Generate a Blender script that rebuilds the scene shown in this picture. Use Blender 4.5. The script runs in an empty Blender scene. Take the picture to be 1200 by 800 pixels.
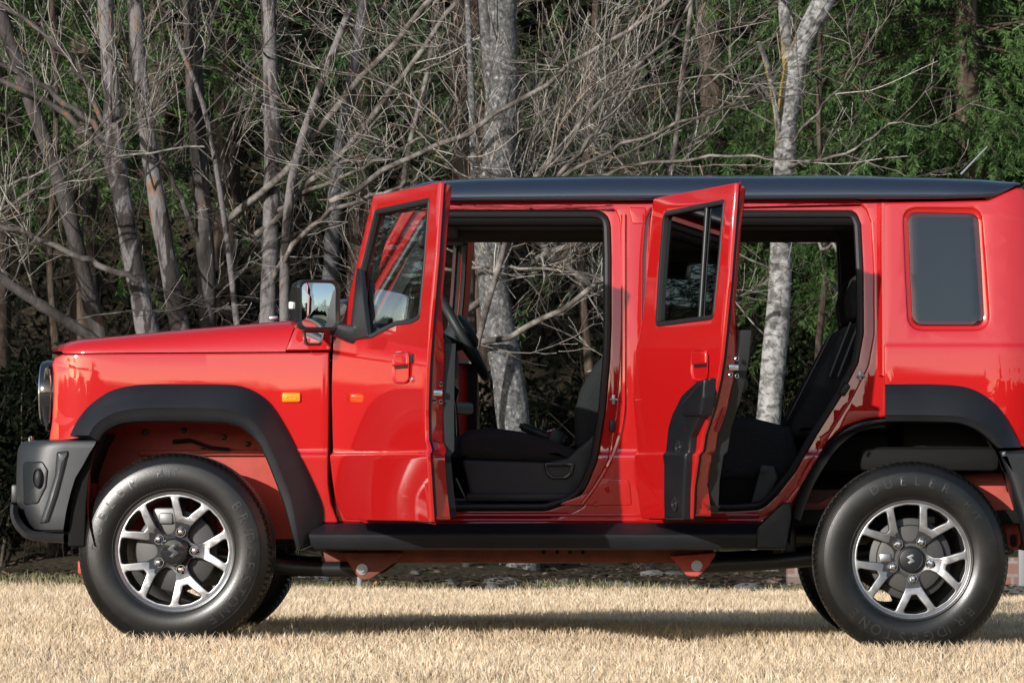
import bpy, bmesh, math, random
import numpy as np
from mathutils import Vector, Matrix
from mathutils.geometry import tessellate_polygon

random.seed(7)
RNG = np.random.default_rng(11)
sc = bpy.context.scene
COL = sc.collection
R = math.radians
PI = math.pi

# ------------------------------------------------------------------ camera
CAMY, FOC = -18.28, 5810.0          # camera distance (m), focal length in reference pixels
X0, Z0, VPX, VPY = 0.295, 0.62, 698.0, 553.0
cd = bpy.data.cameras.new('camera')
cam = bpy.data.objects.new('camera', cd)
COL.objects.link(cam)
cam.location = (X0, CAMY, Z0)
cam.rotation_euler = (R(90), 0, 0)
cd.sensor_width = 36.0
cd.lens = FOC / 1200.0 * 36.0
cd.shift_x = (600 - VPX) / 1200.0
cd.shift_y = (VPY - 400) / 1200.0
cd.clip_start, cd.clip_end = 0.5, 3000.0
cd.dof.use_dof = True
cd.dof.focus_distance = 17.3
cd.dof.aperture_fstop = 28.0
sc.camera = cam

# ------------------------------------------------------------------ light
SUN_AZ, SUN_EL = R(32.8), R(16.0)   # azimuth left of the viewing axis, behind the camera
world = bpy.data.worlds.new('World')
sc.world = world
world.use_nodes = True
wn = world.node_tree
for n in list(wn.nodes): wn.nodes.remove(n)
sky = wn.nodes.new('ShaderNodeTexSky')
sky.sky_type = 'NISHITA'
sky.sun_disc = False
sky.sun_elevation = SUN_EL
sun_dir = Vector((-math.sin(SUN_AZ) * math.cos(SUN_EL), -math.cos(SUN_AZ) * math.cos(SUN_EL), math.sin(SUN_EL)))
sky.sun_rotation = math.atan2(sun_dir.x, sun_dir.y)
sky.altitude = 100
sky.air_density = 1.0
sky.dust_density = 1.0
sky.ozone_density = 1.0
bg = wn.nodes.new('ShaderNodeBackground')
bg.inputs[1].default_value = 0.15
wo = wn.nodes.new('ShaderNodeOutputWorld')
wn.links.new(sky.outputs[0], bg.inputs[0])
wn.links.new(bg.outputs[0], wo.inputs[0])

sl = bpy.data.lights.new('sun', 'SUN')
sun = bpy.data.objects.new('sun', sl)
COL.objects.link(sun)
sl.energy = 5.0
sl.angle = R(0.5)
sl.color = (1.0, 0.965, 0.915)
sun.rotation_euler = sun_dir.to_track_quat('Z', 'Y').to_euler()
sun.location = (-20, -30, 30)

sc.view_settings.view_transform = 'Standard'
sc.view_settings.look = 'None'
sc.view_settings.exposure = 0.08
sc.view_settings.gamma = 1.0
sc.view_settings.use_curve_mapping = False
sc.render.engine = 'CYCLES'
sc.cycles.use_denoising = True
sc.cycles.max_bounces = 8
sc.cycles.transparent_max_bounces = 16
sc.cycles.glossy_bounces = 5
sc.cycles.transmission_bounces = 6
sc.cycles.caustics_reflective = False
sc.cycles.caustics_refractive = False
sc.cycles.sample_clamp_indirect = 4.0

# ------------------------------------------------------------------ materials
class Mat:
    """small node-graph helper"""
    def __init__(s, name):
        s.m = bpy.data.materials.new(name)
        s.m.use_nodes = True
        s.t = s.m.node_tree
        s.b = s.t.nodes['Principled BSDF']
        s.out = s.t.nodes['Material Output']
    def n(s, typ, **kw):
        nd = s.t.nodes.new(typ)
        for k, v in kw.items():
            if k.startswith('i_'):
                nd.inputs[int(k[2:])].default_value = v
            else:
                setattr(nd, k, v)
        return nd
    def l(s, a, b): s.t.links.new(a, b)
    def set(s, **kw):
        names = {'col': 'Base Color', 'rough': 'Roughness', 'metal': 'Metallic', 'coat': 'Coat Weight',
                 'coat_rough': 'Coat Roughness', 'coat_ior': 'Coat IOR', 'spec': 'Specular IOR Level', 'ior': 'IOR',
                 'trans': 'Transmission Weight', 'sheen': 'Sheen Weight', 'emit': 'Emission Color', 'emit_s': 'Emission Strength',
                 'alpha': 'Alpha', 'sss': 'Subsurface Weight'}
        for k, v in kw.items():
            if k in ('col', 'emit') and len(v) == 3: v = (*v, 1.0)
            s.b.inputs[names[k]].default_value = v
        return s
    def coord(s, scale=(1, 1, 1), kind='Object'):
        tc = s.n('ShaderNodeTexCoord')
        mp = s.n('ShaderNodeMapping')
        mp.inputs['Scale'].default_value = scale
        s.l(tc.outputs[kind], mp.inputs[0])
        return mp.outputs[0]
    def noise(s, scale, detail=4, rough=0.55, vec=None, dist=0.0):
        nd = s.n('ShaderNodeTexNoise')
        nd.inputs['Scale'].default_value = scale
        nd.inputs['Detail'].default_value = detail
        nd.inputs['Roughness'].default_value = rough
        nd.inputs['Distortion'].default_value = dist
        if vec is not None: s.l(vec, nd.inputs['Vector'])
        return nd.outputs['Fac']
    def ramp(s, fac, stops, interp='LINEAR'):
        nd = s.n('ShaderNodeValToRGB')
        nd.color_ramp.interpolation = interp
        el = nd.color_ramp.elements
        while len(el) < len(stops): el.new(0.5)
        for e, (p, c) in zip(el, stops):
            e.position = p
            e.color = (*c, 1.0) if len(c) == 3 else c
        s.l(fac, nd.inputs[0])
        return nd.outputs[0]
    def mix(s, fac, a, b, mode='MIX'):
        nd = s.n('ShaderNodeMix', data_type='RGBA', blend_type=mode)
        for sock, v in ((nd.inputs[0], fac), (nd.inputs[6], a), (nd.inputs[7], b)):
            if hasattr(v, 'links'): s.l(v, sock)
            elif isinstance(v, (int, float)): sock.default_value = v
            else: sock.default_value = (*v, 1.0) if len(v) == 3 else v
        return nd.outputs[2]
    def bump(s, fac, strength=0.3, dist=0.01):
        nd = s.n('ShaderNodeBump')
        nd.inputs['Strength'].default_value = strength
        nd.inputs['Distance'].default_value = dist
        s.l(fac, nd.inputs['Height'])
        s.l(nd.outputs[0], s.b.inputs['Normal'])
        return nd
    def color(s, sock): s.l(sock, s.b.inputs['Base Color'])

M = {}
def simple(name, col, rough=0.5, metal=0.0, **kw):
    m = Mat(name).set(col=col, rough=rough, metal=metal, **kw)
    M[name] = m.m
    return m

def build_materials():
    p = Mat('red_paint').set(rough=0.5, coat=1.0, coat_rough=0.02, coat_ior=1.85, spec=0.10)
    v = p.coord()
    fl = p.noise(2200.0, 1, 0.5, v)
    big = p.noise(1.3, 3, 0.5, v)
    c = p.mix(p.ramp(fl, [(0.35, (0, 0, 0)), (0.7, (1, 1, 1))]), (0.43, 0.0055, 0.0062), (0.48, 0.008, 0.0085))
    c = p.mix(p.ramp(big, [(0.3, (0, 0, 0)), (0.75, (0.25, 0.25, 0.25))]), c, (0.40, 0.0055, 0.006))
    p.color(c)
    # faint orange peel of sprayed paint
    pe = p.noise(260.0, 1, 0.5, v)
    nb = p.n('ShaderNodeBump'); nb.inputs['Strength'].default_value = 0.005; nb.inputs['Distance'].default_value = 0.004
    p.l(pe, nb.inputs['Height']); p.l(nb.outputs[0], p.b.inputs['Coat Normal'])
    M['red'] = p.m
    p = Mat('red_underseal').set(rough=0.55)
    v = p.coord(); c = p.ramp(p.noise(9, 5, 0.6, v), [(0.3, (0.30, 0.05, 0.03)), (0.7, (0.50, 0.06, 0.045))])
    p.color(c); M['red_dull'] = p.m
    p = Mat('frame_rust_red').set(rough=0.6)
    v = p.coord(); c = p.ramp(p.noise(14, 5, 0.65, v), [(0.3, (0.10, 0.030, 0.018)), (0.7, (0.24, 0.055, 0.03))])
    p.color(c); M['rail'] = p.m
    p = Mat('roof_paint').set(col=(0.012, 0.018, 0.032), rough=0.26, coat=1.0, coat_rough=0.05, coat_ior=1.7)
    M['roof'] = p.m
    p = Mat('textured_plastic').set(rough=0.40, spec=0.38)
    v = p.coord(); p.bump(p.noise(900, 2, 0.5, v), 0.18, 0.0012)
    c = p.ramp(p.noise(6, 5, 0.6, v), [(0.3, (0.006, 0.007, 0.009)), (0.75, (0.012, 0.013, 0.016))]); p.color(c)
    M['plastic'] = p.m
    p = Mat('bumper_plastic').set(rough=0.42, spec=0.5)
    v = p.coord(); p.bump(p.noise(700, 2, 0.5, v), 0.2, 0.0014)
    c = p.ramp(p.noise(5, 5, 0.6, v), [(0.3, (0.020, 0.0215, 0.025)), (0.75, (0.034, 0.036, 0.040))]); p.color(c)
    M['bumper'] = p.m
    simple('gloss_black', (0.012, 0.013, 0.015), 0.12, coat=0.6)
    simple('seal_rubber', (0.012, 0.012, 0.013), 0.45)
    simple('black_metal', (0.012, 0.012, 0.012), 0.4)
    simple('liner', (0.006, 0.006, 0.006), 0.8, spec=0.2)
    simple('dark_trim', (0.024, 0.0255, 0.028), 0.5, spec=0.4)
    simple('grey_trim', (0.10, 0.11, 0.11), 0.7)
    simple('headliner', (0.13, 0.125, 0.115), 0.9)
    p = Mat('seat_cloth').set(rough=0.95, spec=0.15)
    v = p.coord(); c = p.ramp(p.noise(420, 2, 0.5, v), [(0.3, (0.014, 0.014, 0.0155)), (0.7, (0.036, 0.036, 0.039))]); p.color(c)
    p.bump(p.noise(600, 2, 0.5, v), 0.4, 0.002); M['cloth'] = p.m
    p = Mat('tyre_rubber').set(rough=0.31, spec=0.5)
    v = p.coord(); c = p.ramp(p.noise(12, 6, 0.65, v), [(0.3, (0.003, 0.003, 0.0033)), (0.75, (0.008, 0.0078, 0.0075))])
    c = p.mix(p.ramp(p.noise(5, 6, 0.7, v), [(0.5, (0, 0, 0)), (0.75, (0.4, 0.4, 0.4))]), c, (0.040, 0.034, 0.027)); p.color(c)
    p.bump(p.noise(160, 4, 0.6, v), 0.12, 0.002); M['tyre'] = p.m
    p = Mat('lettering_rubber').set(rough=0.31, spec=0.5, col=(0.018, 0.018, 0.018)); M['letter'] = p.m
    p = Mat('machined_alloy').set(metal=0.85, rough=0.36)
    v = p.coord((1, 1, 1)); c = p.ramp(p.noise(30, 4, 0.6, v), [(0.3, (0.27, 0.27, 0.28)), (0.7, (0.36, 0.36, 0.365))]); p.color(c)
    M['alloy'] = p.m
    simple('rim_pocket', (0.05, 0.051, 0.055), 0.38, 0.5)
    simple('antenna_grey', (0.20, 0.20, 0.21), 0.4)
    simple('caliper', (0.20, 0.20, 0.20), 0.5, 0.6)
    simple('chrome', (0.85, 0.85, 0.87), 0.08, 1.0)
    simple('steel', (0.36, 0.36, 0.37), 0.38, 1.0)
    simple('cast_steel', (0.07, 0.068, 0.066), 0.55, 0.6)
    simple('mirror_glass', (0.86, 0.90, 0.93), 0.02, 1.0)
    simple('amber_lens', (0.95, 0.26, 0.01), 0.18, coat=1.0)
    simple('red_lens', (0.5, 0.01, 0.01), 0.2, coat=1.0)
    simple('lamp_clear', (0.72, 0.74, 0.76), 0.1, coat=1.0)
    def glass(name, tint, refl):
        m = bpy.data.materials.new(name); m.use_nodes = True
        t = m.node_tree
        for n in list(t.nodes): t.nodes.remove(n)
        tr = t.nodes.new('ShaderNodeBsdfTransparent'); tr.inputs[0].default_value = (*tint, 1)
        gl = t.nodes.new('ShaderNodeBsdfGlossy'); gl.inputs['Roughness'].default_value = 0.01
        gl.inputs[0].default_value = (0.95, 0.97, 1, 1)
        lw = t.nodes.new('ShaderNodeLayerWeight'); lw.inputs[0].default_value = 0.5
        pw = t.nodes.new('ShaderNodeMath'); pw.operation = 'POWER'; pw.inputs[1].default_value = 5.0
        fr = t.nodes.new('ShaderNodeMath'); fr.operation = 'MULTIPLY_ADD'; fr.inputs[1].default_value = 1 - refl; fr.inputs[2].default_value = refl
        t.links.new(lw.outputs['Facing'], pw.inputs[0]); t.links.new(pw.outputs[0], fr.inputs[0])
        mx = t.nodes.new('ShaderNodeMixShader'); o = t.nodes.new('ShaderNodeOutputMaterial')
        t.links.new(fr.outputs[0], mx.inputs[0]); t.links.new(tr.outputs[0], mx.inputs[1])
        t.links.new(gl.outputs[0], mx.inputs[2]); t.links.new(mx.outputs[0], o.inputs[0])
        M[name] = m
    glass('clear_glass', (0.88, 0.92, 0.90), 0.042)
    glass('tinted_glass', (0.22, 0.23, 0.23), 0.06)
    glass('privacy_glass', (0.34, 0.35, 0.36), 0.085)

build_materials()

# ------------------------------------------------------------------ mesh helpers
def tag(o, label=None, cat=None, group=None, kind=None):
    if label: o['label'] = label
    if cat: o['category'] = cat
    if group: o['group'] = group
    if kind: o['kind'] = kind
    return o

def empty(name, loc=(0, 0, 0), parent=None):
    o = bpy.data.objects.new(name, None)
    o.empty_display_size = 0.1
    COL.objects.link(o)
    o.location = loc
    if parent: o.parent = parent
    return o

class MB:
    """collects verts and faces; build() links ONE mesh object"""
    def __init__(s): s.v, s.f, s.mi = [], [], []
    def add(s, v, f, mi=0):
        k = len(s.v)
        s.v += [tuple(p) for p in v]
        s.f += [tuple(i + k for i in q) for q in f]
        s.mi += [mi] * len(f)
        return s
    def join(s, o):
        k = len(s.v)
        s.v += o.v; s.f += [tuple(i + k for i in q) for q in o.f]; s.mi += o.mi
        return s
    def map(s, fn):
        s.v = [tuple(fn(p)) for p in s.v]; return s
    def xf(s, mat):
        s.v = [tuple(mat @ Vector(p)) for p in s.v]; return s
    def copy(s):
        o = MB(); o.v = list(s.v); o.f = list(s.f); o.mi = list(s.mi); return o
    def mirrored(s):
        o = MB(); o.v = [(x, -y, z) for x, y, z in s.v]; o.f = [tuple(reversed(q)) for q in s.f]; o.mi = list(s.mi); return o
    def side(s, sgn): return s if sgn < 0 else s.mirrored()
    def bm(s, bm_):
        bm_.verts.index_update()
        s.add([v.co[:] for v in bm_.verts], [[v.index for v in f.verts] for f in bm_.faces])
        bm_.free(); return s
    def box(s, c, size, r=0.0, rot=None, seg=2):
        b = bmesh.new(); bmesh.ops.create_cube(b, size=1.0)
        for v in b.verts: v.co = Vector((v.co.x * size[0], v.co.y * size[1], v.co.z * size[2]))
        if r > 0: bmesh.ops.bevel(b, geom=list(b.edges), offset=r, segments=seg, affect='EDGES', profile=0.5)
        mt = Matrix.Translation(c)
        if rot: mt = mt @ (rot if isinstance(rot, Matrix) else Matrix.Rotation(rot, 4, 'Y'))
        for v in b.verts: v.co = mt @ v.co
        b.normal_update(); return s.bm(b)
    def tube(s, pts, r, n=10, cap=True):
        pts = [Vector(p) for p in pts]
        rr = r if isinstance(r, (list, tuple)) else [r] * len(pts)
        rings, up = [], None
        for i, p in enumerate(pts):
            t = (pts[min(i + 1, len(pts) - 1)] - pts[max(i - 1, 0)]).normalized()
            if up is None: up = t.orthogonal().normalized()
            up = (up - t * up.dot(t)).normalized()
            w = t.cross(up)
            rings.append([p + (up * math.cos(2 * PI * k / n) + w * math.sin(2 * PI * k / n)) * rr[i] for k in range(n)])
        v = [q for g in rings for q in g]
        f = [(i * n + k, i * n + (k + 1) % n, (i + 1) * n + (k + 1) % n, (i + 1) * n + k) for i in range(len(pts) - 1) for k in range(n)]
        if cap:
            f.append(tuple(reversed(range(n)))); f.append(tuple(range((len(pts) - 1) * n, len(pts) * n)))
        return s.add(v, f)
    def lathe(s, prof, n=96, close=False, rmod=None):
        """profile of (radius, y): revolved about the y axis"""
        v = []
        for i, (r, y) in enumerate(prof):
            for k in range(n):
                a = 2 * PI * k / n
                q = r if rmod is None else rmod(i, k, r)
                v.append((q * math.cos(a), y, q * math.sin(a)))
        m = len(prof); f = []
        for i in range(m if close else m - 1):
            j = (i + 1) % m
            for k in range(n):
                f.append((i * n + k, i * n + (k + 1) % n, j * n + (k + 1) % n, j * n + k))
        return s.add(v, f)
    def disc(s, r, y, n=48, r_in=0.0):
        if r_in > 0:
            return s.lathe([(r_in, y), (r, y)], n)
        return s.add([(r * math.cos(2 * PI * k / n), y, r * math.sin(2 * PI * k / n)) for k in range(n)], [tuple(range(n))])
    def loft(s, lines, close_v=False, close_u=False):
        n = len(lines[0]); m = len(lines)
        v = [p for l in lines for p in l]; f = []
        for i in range(m if close_v else m - 1):
            j = (i + 1) % m
            for k in range(n if close_u else n - 1):
                q = (k + 1) % n
                f.append((i * n + k, i * n + q, j * n + q, j * n + k))
        return s.add(v, f)
    def build(s, name, mat, parent=None, angle=38, recalc=False, label=None, mats=None):
        me = bpy.data.meshes.new(name)
        me.from_pydata(s.v, [], s.f)
        if recalc:
            b = bmesh.new(); b.from_mesh(me)
            bmesh.ops.recalc_face_normals(b, faces=list(b.faces)); b.to_mesh(me); b.free()
        for m_ in (mats or [mat]): me.materials.append(m_)
        if mats: me.polygons.foreach_set('material_index', s.mi)
        me.shade_smooth()
        if angle is not None: me.set_sharp_from_angle(angle=R(angle))
        me.update()
        o = bpy.data.objects.new(name, me)
        COL.objects.link(o)
        if parent: o.parent = parent
        if label: o['label'] = label
        return o

def loop_clean(l, eps=1e-5):
    o = []
    for p in l:
        if not o or math.dist(p, o[-1]) > eps: o.append(p)
    if len(o) > 1 and math.dist(o[0], o[-1]) < eps: o.pop()
    return o
def area2(l): return sum(l[i - 1][0] * l[i][1] - l[i][0] * l[i - 1][1] for i in range(len(l))) / 2
def ccw(l): return l if area2(l) > 0 else l[::-1]
def offset_loop(l, d):
    """move each vertex to the left of the travel direction by d (miter, limited)"""
    n = len(l); o = []
    for i in range(n):
        a, b, c = Vector(l[i - 1]), Vector(l[i]), Vector(l[(i + 1) % n])
        e1, e2 = (b - a).normalized(), (c - b).normalized()
        n1, n2 = Vector((-e1.y, e1.x)), Vector((-e2.y, e2.x))
        h = n1 + n2
        if h.length < 1e-6: h = n1.copy()
        h.normalize()
        k = d / max(0.45, h.dot(n1))
        o.append((b.x + h.x * k, b.y + h.y * k))
    return o
def inset(l, d): return offset_loop(ccw(l), d)
def rnd(pts, seg=5):
    """polygon with rounded corners; each pt (x, y[, radius])"""
    n = len(pts); o = []
    for i in range(n):
        b = Vector(pts[i][:2]); r = pts[i][2] if len(pts[i]) > 2 else 0
        if r <= 0: o.append(tuple(b)); continue
        a, c = Vector(pts[i - 1][:2]), Vector(pts[(i + 1) % n][:2])
        u, w = (a - b), (c - b)
        lim = min(u.length, w.length) * 0.48
        u.normalize(); w.normalize()
        ang = math.acos(max(-1, min(1, u.dot(w))))
        if ang > 3.05: o.append(tuple(b)); continue
        t = min(r / math.tan(ang / 2), lim)
        p0, p1 = b + u * t, b + w * t
        for k in range(seg + 1):
            q = k / seg
            o.append(tuple(p0 * (1 - q) ** 2 + b * 2 * q * (1 - q) + p1 * q * q))
    return loop_clean(o)
def crom(pts, n=6, closed=False):
    """Catmull-Rom through points (any dimension)"""
    P = [np.array(p, float) for p in pts]; m = len(P); o = []
    rng = range(m) if closed else range(m - 1)
    for i in rng:
        p0 = P[(i - 1) % m] if closed or i > 0 else 2 * P[0] - P[1]
        p1, p2 = P[i], P[(i + 1) % m]
        p3 = P[(i + 2) % m] if closed or i + 2 < m else 2 * P[-1] - P[-2]
        for k in range(n):
            t = k / n
            o.append(tuple(0.5 * ((2 * p1) + (p2 - p0) * t + (2 * p0 - 5 * p1 + 4 * p2 - p3) * t * t + (3 * p1 - p0 - 3 * p2 + p3) * t ** 3)))
    if not closed: o.append(tuple(P[-1]))
    return o
def resample(pts, n):
    P = np.array(pts, float); d = np.r_[0, np.cumsum(np.linalg.norm(np.diff(P, axis=0), axis=1))]
    t = np.linspace(0, d[-1], n)
    return [tuple(np.interp(q, d, P[:, k]) for k in range(P.shape[1])) for q in t]

CREASE = (.665, .676, .681, .685, .689, .694, .703, 1.055, 1.063, 1.067, 1.071, 1.075, 1.083)   # pressed lines along the body side
def panel(outline, holes=(), r=0.004, t=0.02, yf=None, back=True, grid=0.06, segs=3, y0=0.0, taper=0.0):
    """sheet-metal panel drawn in the x-z plane, front towards -y, rolled edges, thickness t, then bent by yf(x, z)"""
    loops = [loop_clean(ccw(outline))] + [loop_clean(ccw(h))[::-1] for h in holes]
    b = bmesh.new()
    fronts, outers = [], []
    for l in loops:
        rings = []
        for k in range(segs + 1):
            ph = k / segs * PI / 2
            l2 = offset_loop(l, r * (1 - math.sin(ph)))
            rings.append([b.verts.new((p[0], r * (1 - math.cos(ph)), p[1])) for p in l2])
        if t > r + 1e-6: rings.append([b.verts.new((p[0], t, p[1])) for p in (offset_loop(l, taper) if taper else l)])
        n = len(l)
        for A, B in zip(rings, rings[1:]):
            for i in range(n):
                b.faces.new((A[i], B[i], B[(i + 1) % n], A[(i + 1) % n]))
        fronts.append(rings[0]); outers.append(rings[-1])
    flat = [v for l in fronts for v in l]
    for tri in tessellate_polygon([[Vector((v.co.x, v.co.z, 0)) for v in l] for l in fronts]):
        try: b.faces.new([flat[i] for i in tri])
        except ValueError: pass
    if back:
        flat = [v for l in outers for v in l]
        for tri in tessellate_polygon([[Vector((v.co.x, v.co.z, 0)) for v in l] for l in outers]):
            try: b.faces.new([flat[i] for i in tri])
            except ValueError: pass
        bmesh.ops.recalc_face_normals(b, faces=list(b.faces))
    else:
        b.normal_update()
        for f in b.faces:
            pass
    xs = [v.co.x for v in b.verts]; zs = [v.co.z for v in b.verts]
    for lo, hi, no in ((min(xs), max(xs), (1, 0, 0)), (min(zs), max(zs), (0, 0, 1))):
        q = math.ceil(lo / grid) * grid
        while q < hi:
            co = (q + 1e-5, 0, 0) if no[0] else (0, 0, q + 1e-5)
            bmesh.ops.bisect_plane(b, geom=list(b.verts) + list(b.edges) + list(b.faces), dist=1e-6, plane_co=co, plane_no=no)
            q += grid
    if yf and max(zs) - min(zs) > .3:
        for q in CREASE:
            if min(zs) < q < max(zs):
                bmesh.ops.bisect_plane(b, geom=list(b.verts) + list(b.edges) + list(b.faces), dist=1e-6, plane_co=(0, 0, q), plane_no=(0, 0, 1))
    for v in b.verts:
        v.co.y += y0 + (yf(v.co.x, v.co.z) if yf else 0.0)
    return MB().bm(b)

def U(px, py, y=-0.745):
    """point on the vertical plane at depth y seen at this place of the reference view: (x, z)"""
    s = FOC / (y - CAMY)
    return (X0 + (px - VPX) / s, Z0 - (py - VPY) / s)
def UL(pts, y=-0.745):
    return [U(p[0], p[1], y) + tuple(k / 331.0 for k in p[2:3]) for p in pts]
# ====================================================================== THE CAR
FZ = [(.20, -.705), (.36, -.722), (.45, -.736), (.55, -.748), (.64, -.7560), (.672, -.7590), (.680, -.7588), (.690, -.7475), (.70, -.7468), (.74, -.7466), (.85, -.7475),
      (.95, -.7462), (1.05, -.7415), (1.15, -.7335), (1.3, -.7190), (1.45, -.7035), (1.6, -.6870), (1.75, -.668)]
_zs = np.linspace(.20, 1.75, 776)
_raw = np.interp(_zs, [a for a, _ in FZ], [c for _, c in FZ])
_ker = np.exp(-np.linspace(-2.6, 2.6, 9) ** 2 * 2.2); _ker /= _ker.sum()
_pad = np.r_[[_raw[0]] * 4, _raw, [_raw[-1]] * 4]
_sm = np.convolve(_pad, _ker, 'valid')
_wide = np.exp(-np.linspace(-2, 2, 101) ** 2); _wide /= _wide.sum()
_padw = np.r_[_raw[0] + (np.arange(-50, 0) * (_raw[1] - _raw[0])), _raw, _raw[-1] + np.arange(1, 51) * (_raw[-1] - _raw[-2])]
_smw = np.convolve(_padw, _wide, 'valid')
_blend = np.clip((_zs - .72) / .06, 0, 1)
_sm = _sm * (1 - _blend) + _smw * _blend
def fz(z): return float(np.interp(z, _zs, _sm))
def fxz(x, z):
    d = 0.0
    if x < -1.50: d += (x + 1.50) ** 2 * 2.2
    if x > 1.72: d += (x - 1.72) ** 2 * 2.4
    if x > 1.27: d += .0045 / (1 + math.exp(-max(-30, min(30, (z - 1.069) / .0022))))
    return fz(z) + d

car = empty('car', (0.1, 0, 0))
tag(car, 'glossy red five-door off-roader with black roof and its doors standing open on the lawn', 'car')
def cb(mb, name, mat, parent=None, **k):
    """build a car part; car sits at x=0.1 so compensate"""
    p = parent or car
    o = mb.build(name, M[mat] if isinstance(mat, str) else mat, None, **k)
    o.parent = p
    off = Vector((0, 0, 0)); q = p
    while q is not None:
        off += q.location; q = q.parent
    o.location = -off
    return o

# ---------------------------------------------------------------- outlines in reference pixels
FENDER = [(59.5, 427, 4), (63, 418.5, 6), (72, 415, 4), (92, 414.6), (240, 413.8), (385.8, 412.6, 2), (385.6, 480), (385.0, 535), (384.8, 566, 6), (388, 590, 6), (396, 612.5, 2), (372.5, 612.5),
          (352, 572), (330, 523), (306, 490), (286, 472), (264, 464), (166, 464), (140, 472), (112, 490), (97, 513, 2), (55.5, 518.5, 3), (59.5, 494, 8), (61.3, 462, 10), (61, 438, 6)]
QUARTER = [(1035.5, 236, 5), (1100, 235), (1160, 233.5, 20), (1193, 219, 6), (1203, 219, 5), (1209, 260, 8), (1214, 330), (1217, 430), (1217, 524),
           (1193, 524), (1183, 505), (1168, 485), (1146, 470), (1119, 463), (1038, 461), (1035.5, 440)]
QWIN = [(1059.5, 243, 16), (1151, 243.5, 16), (1155, 300), (1160.5, 386.5, 18), (1065, 386.5, 18), (1062, 320)]
F_OPEN = [(505, 598), (640, 597.5, 30), (681, 584, 55), (699, 540, 20), (709, 480), (714, 420), (715.5, 380), (715.5, 300), (714, 246.5, 20), (500, 246.5, 26), (441, 345, 12), (421, 395), (413, 420), (412, 560, 20), (425, 598, 14)]
R_OPEN = [(775, 598, 10), (860, 598), (893, 596, 22), (910, 580, 16), (931, 553), (957, 508), (986, 462), (1005, 425, 20), (1011.5, 390), (1011.5, 320), (1009, 262), (1003, 246.5, 24), (770, 246.5, 20), (766, 300), (765, 420), (768, 540)]
FRAME = [(391, 612.8), (391, 470), (394, 392), (405, 372), (474, 240), (482, 236.5), (760, 234.5), (1040, 234), (1040, 488), (1012, 492), (990, 500), (967, 520),
         (946, 552), (930, 590), (925, 612.8)]

def y_frame(off): return lambda x, z: fz(z) + off

def grow(l, px): return offset_loop(ccw(l), -px / 331.0)

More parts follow.
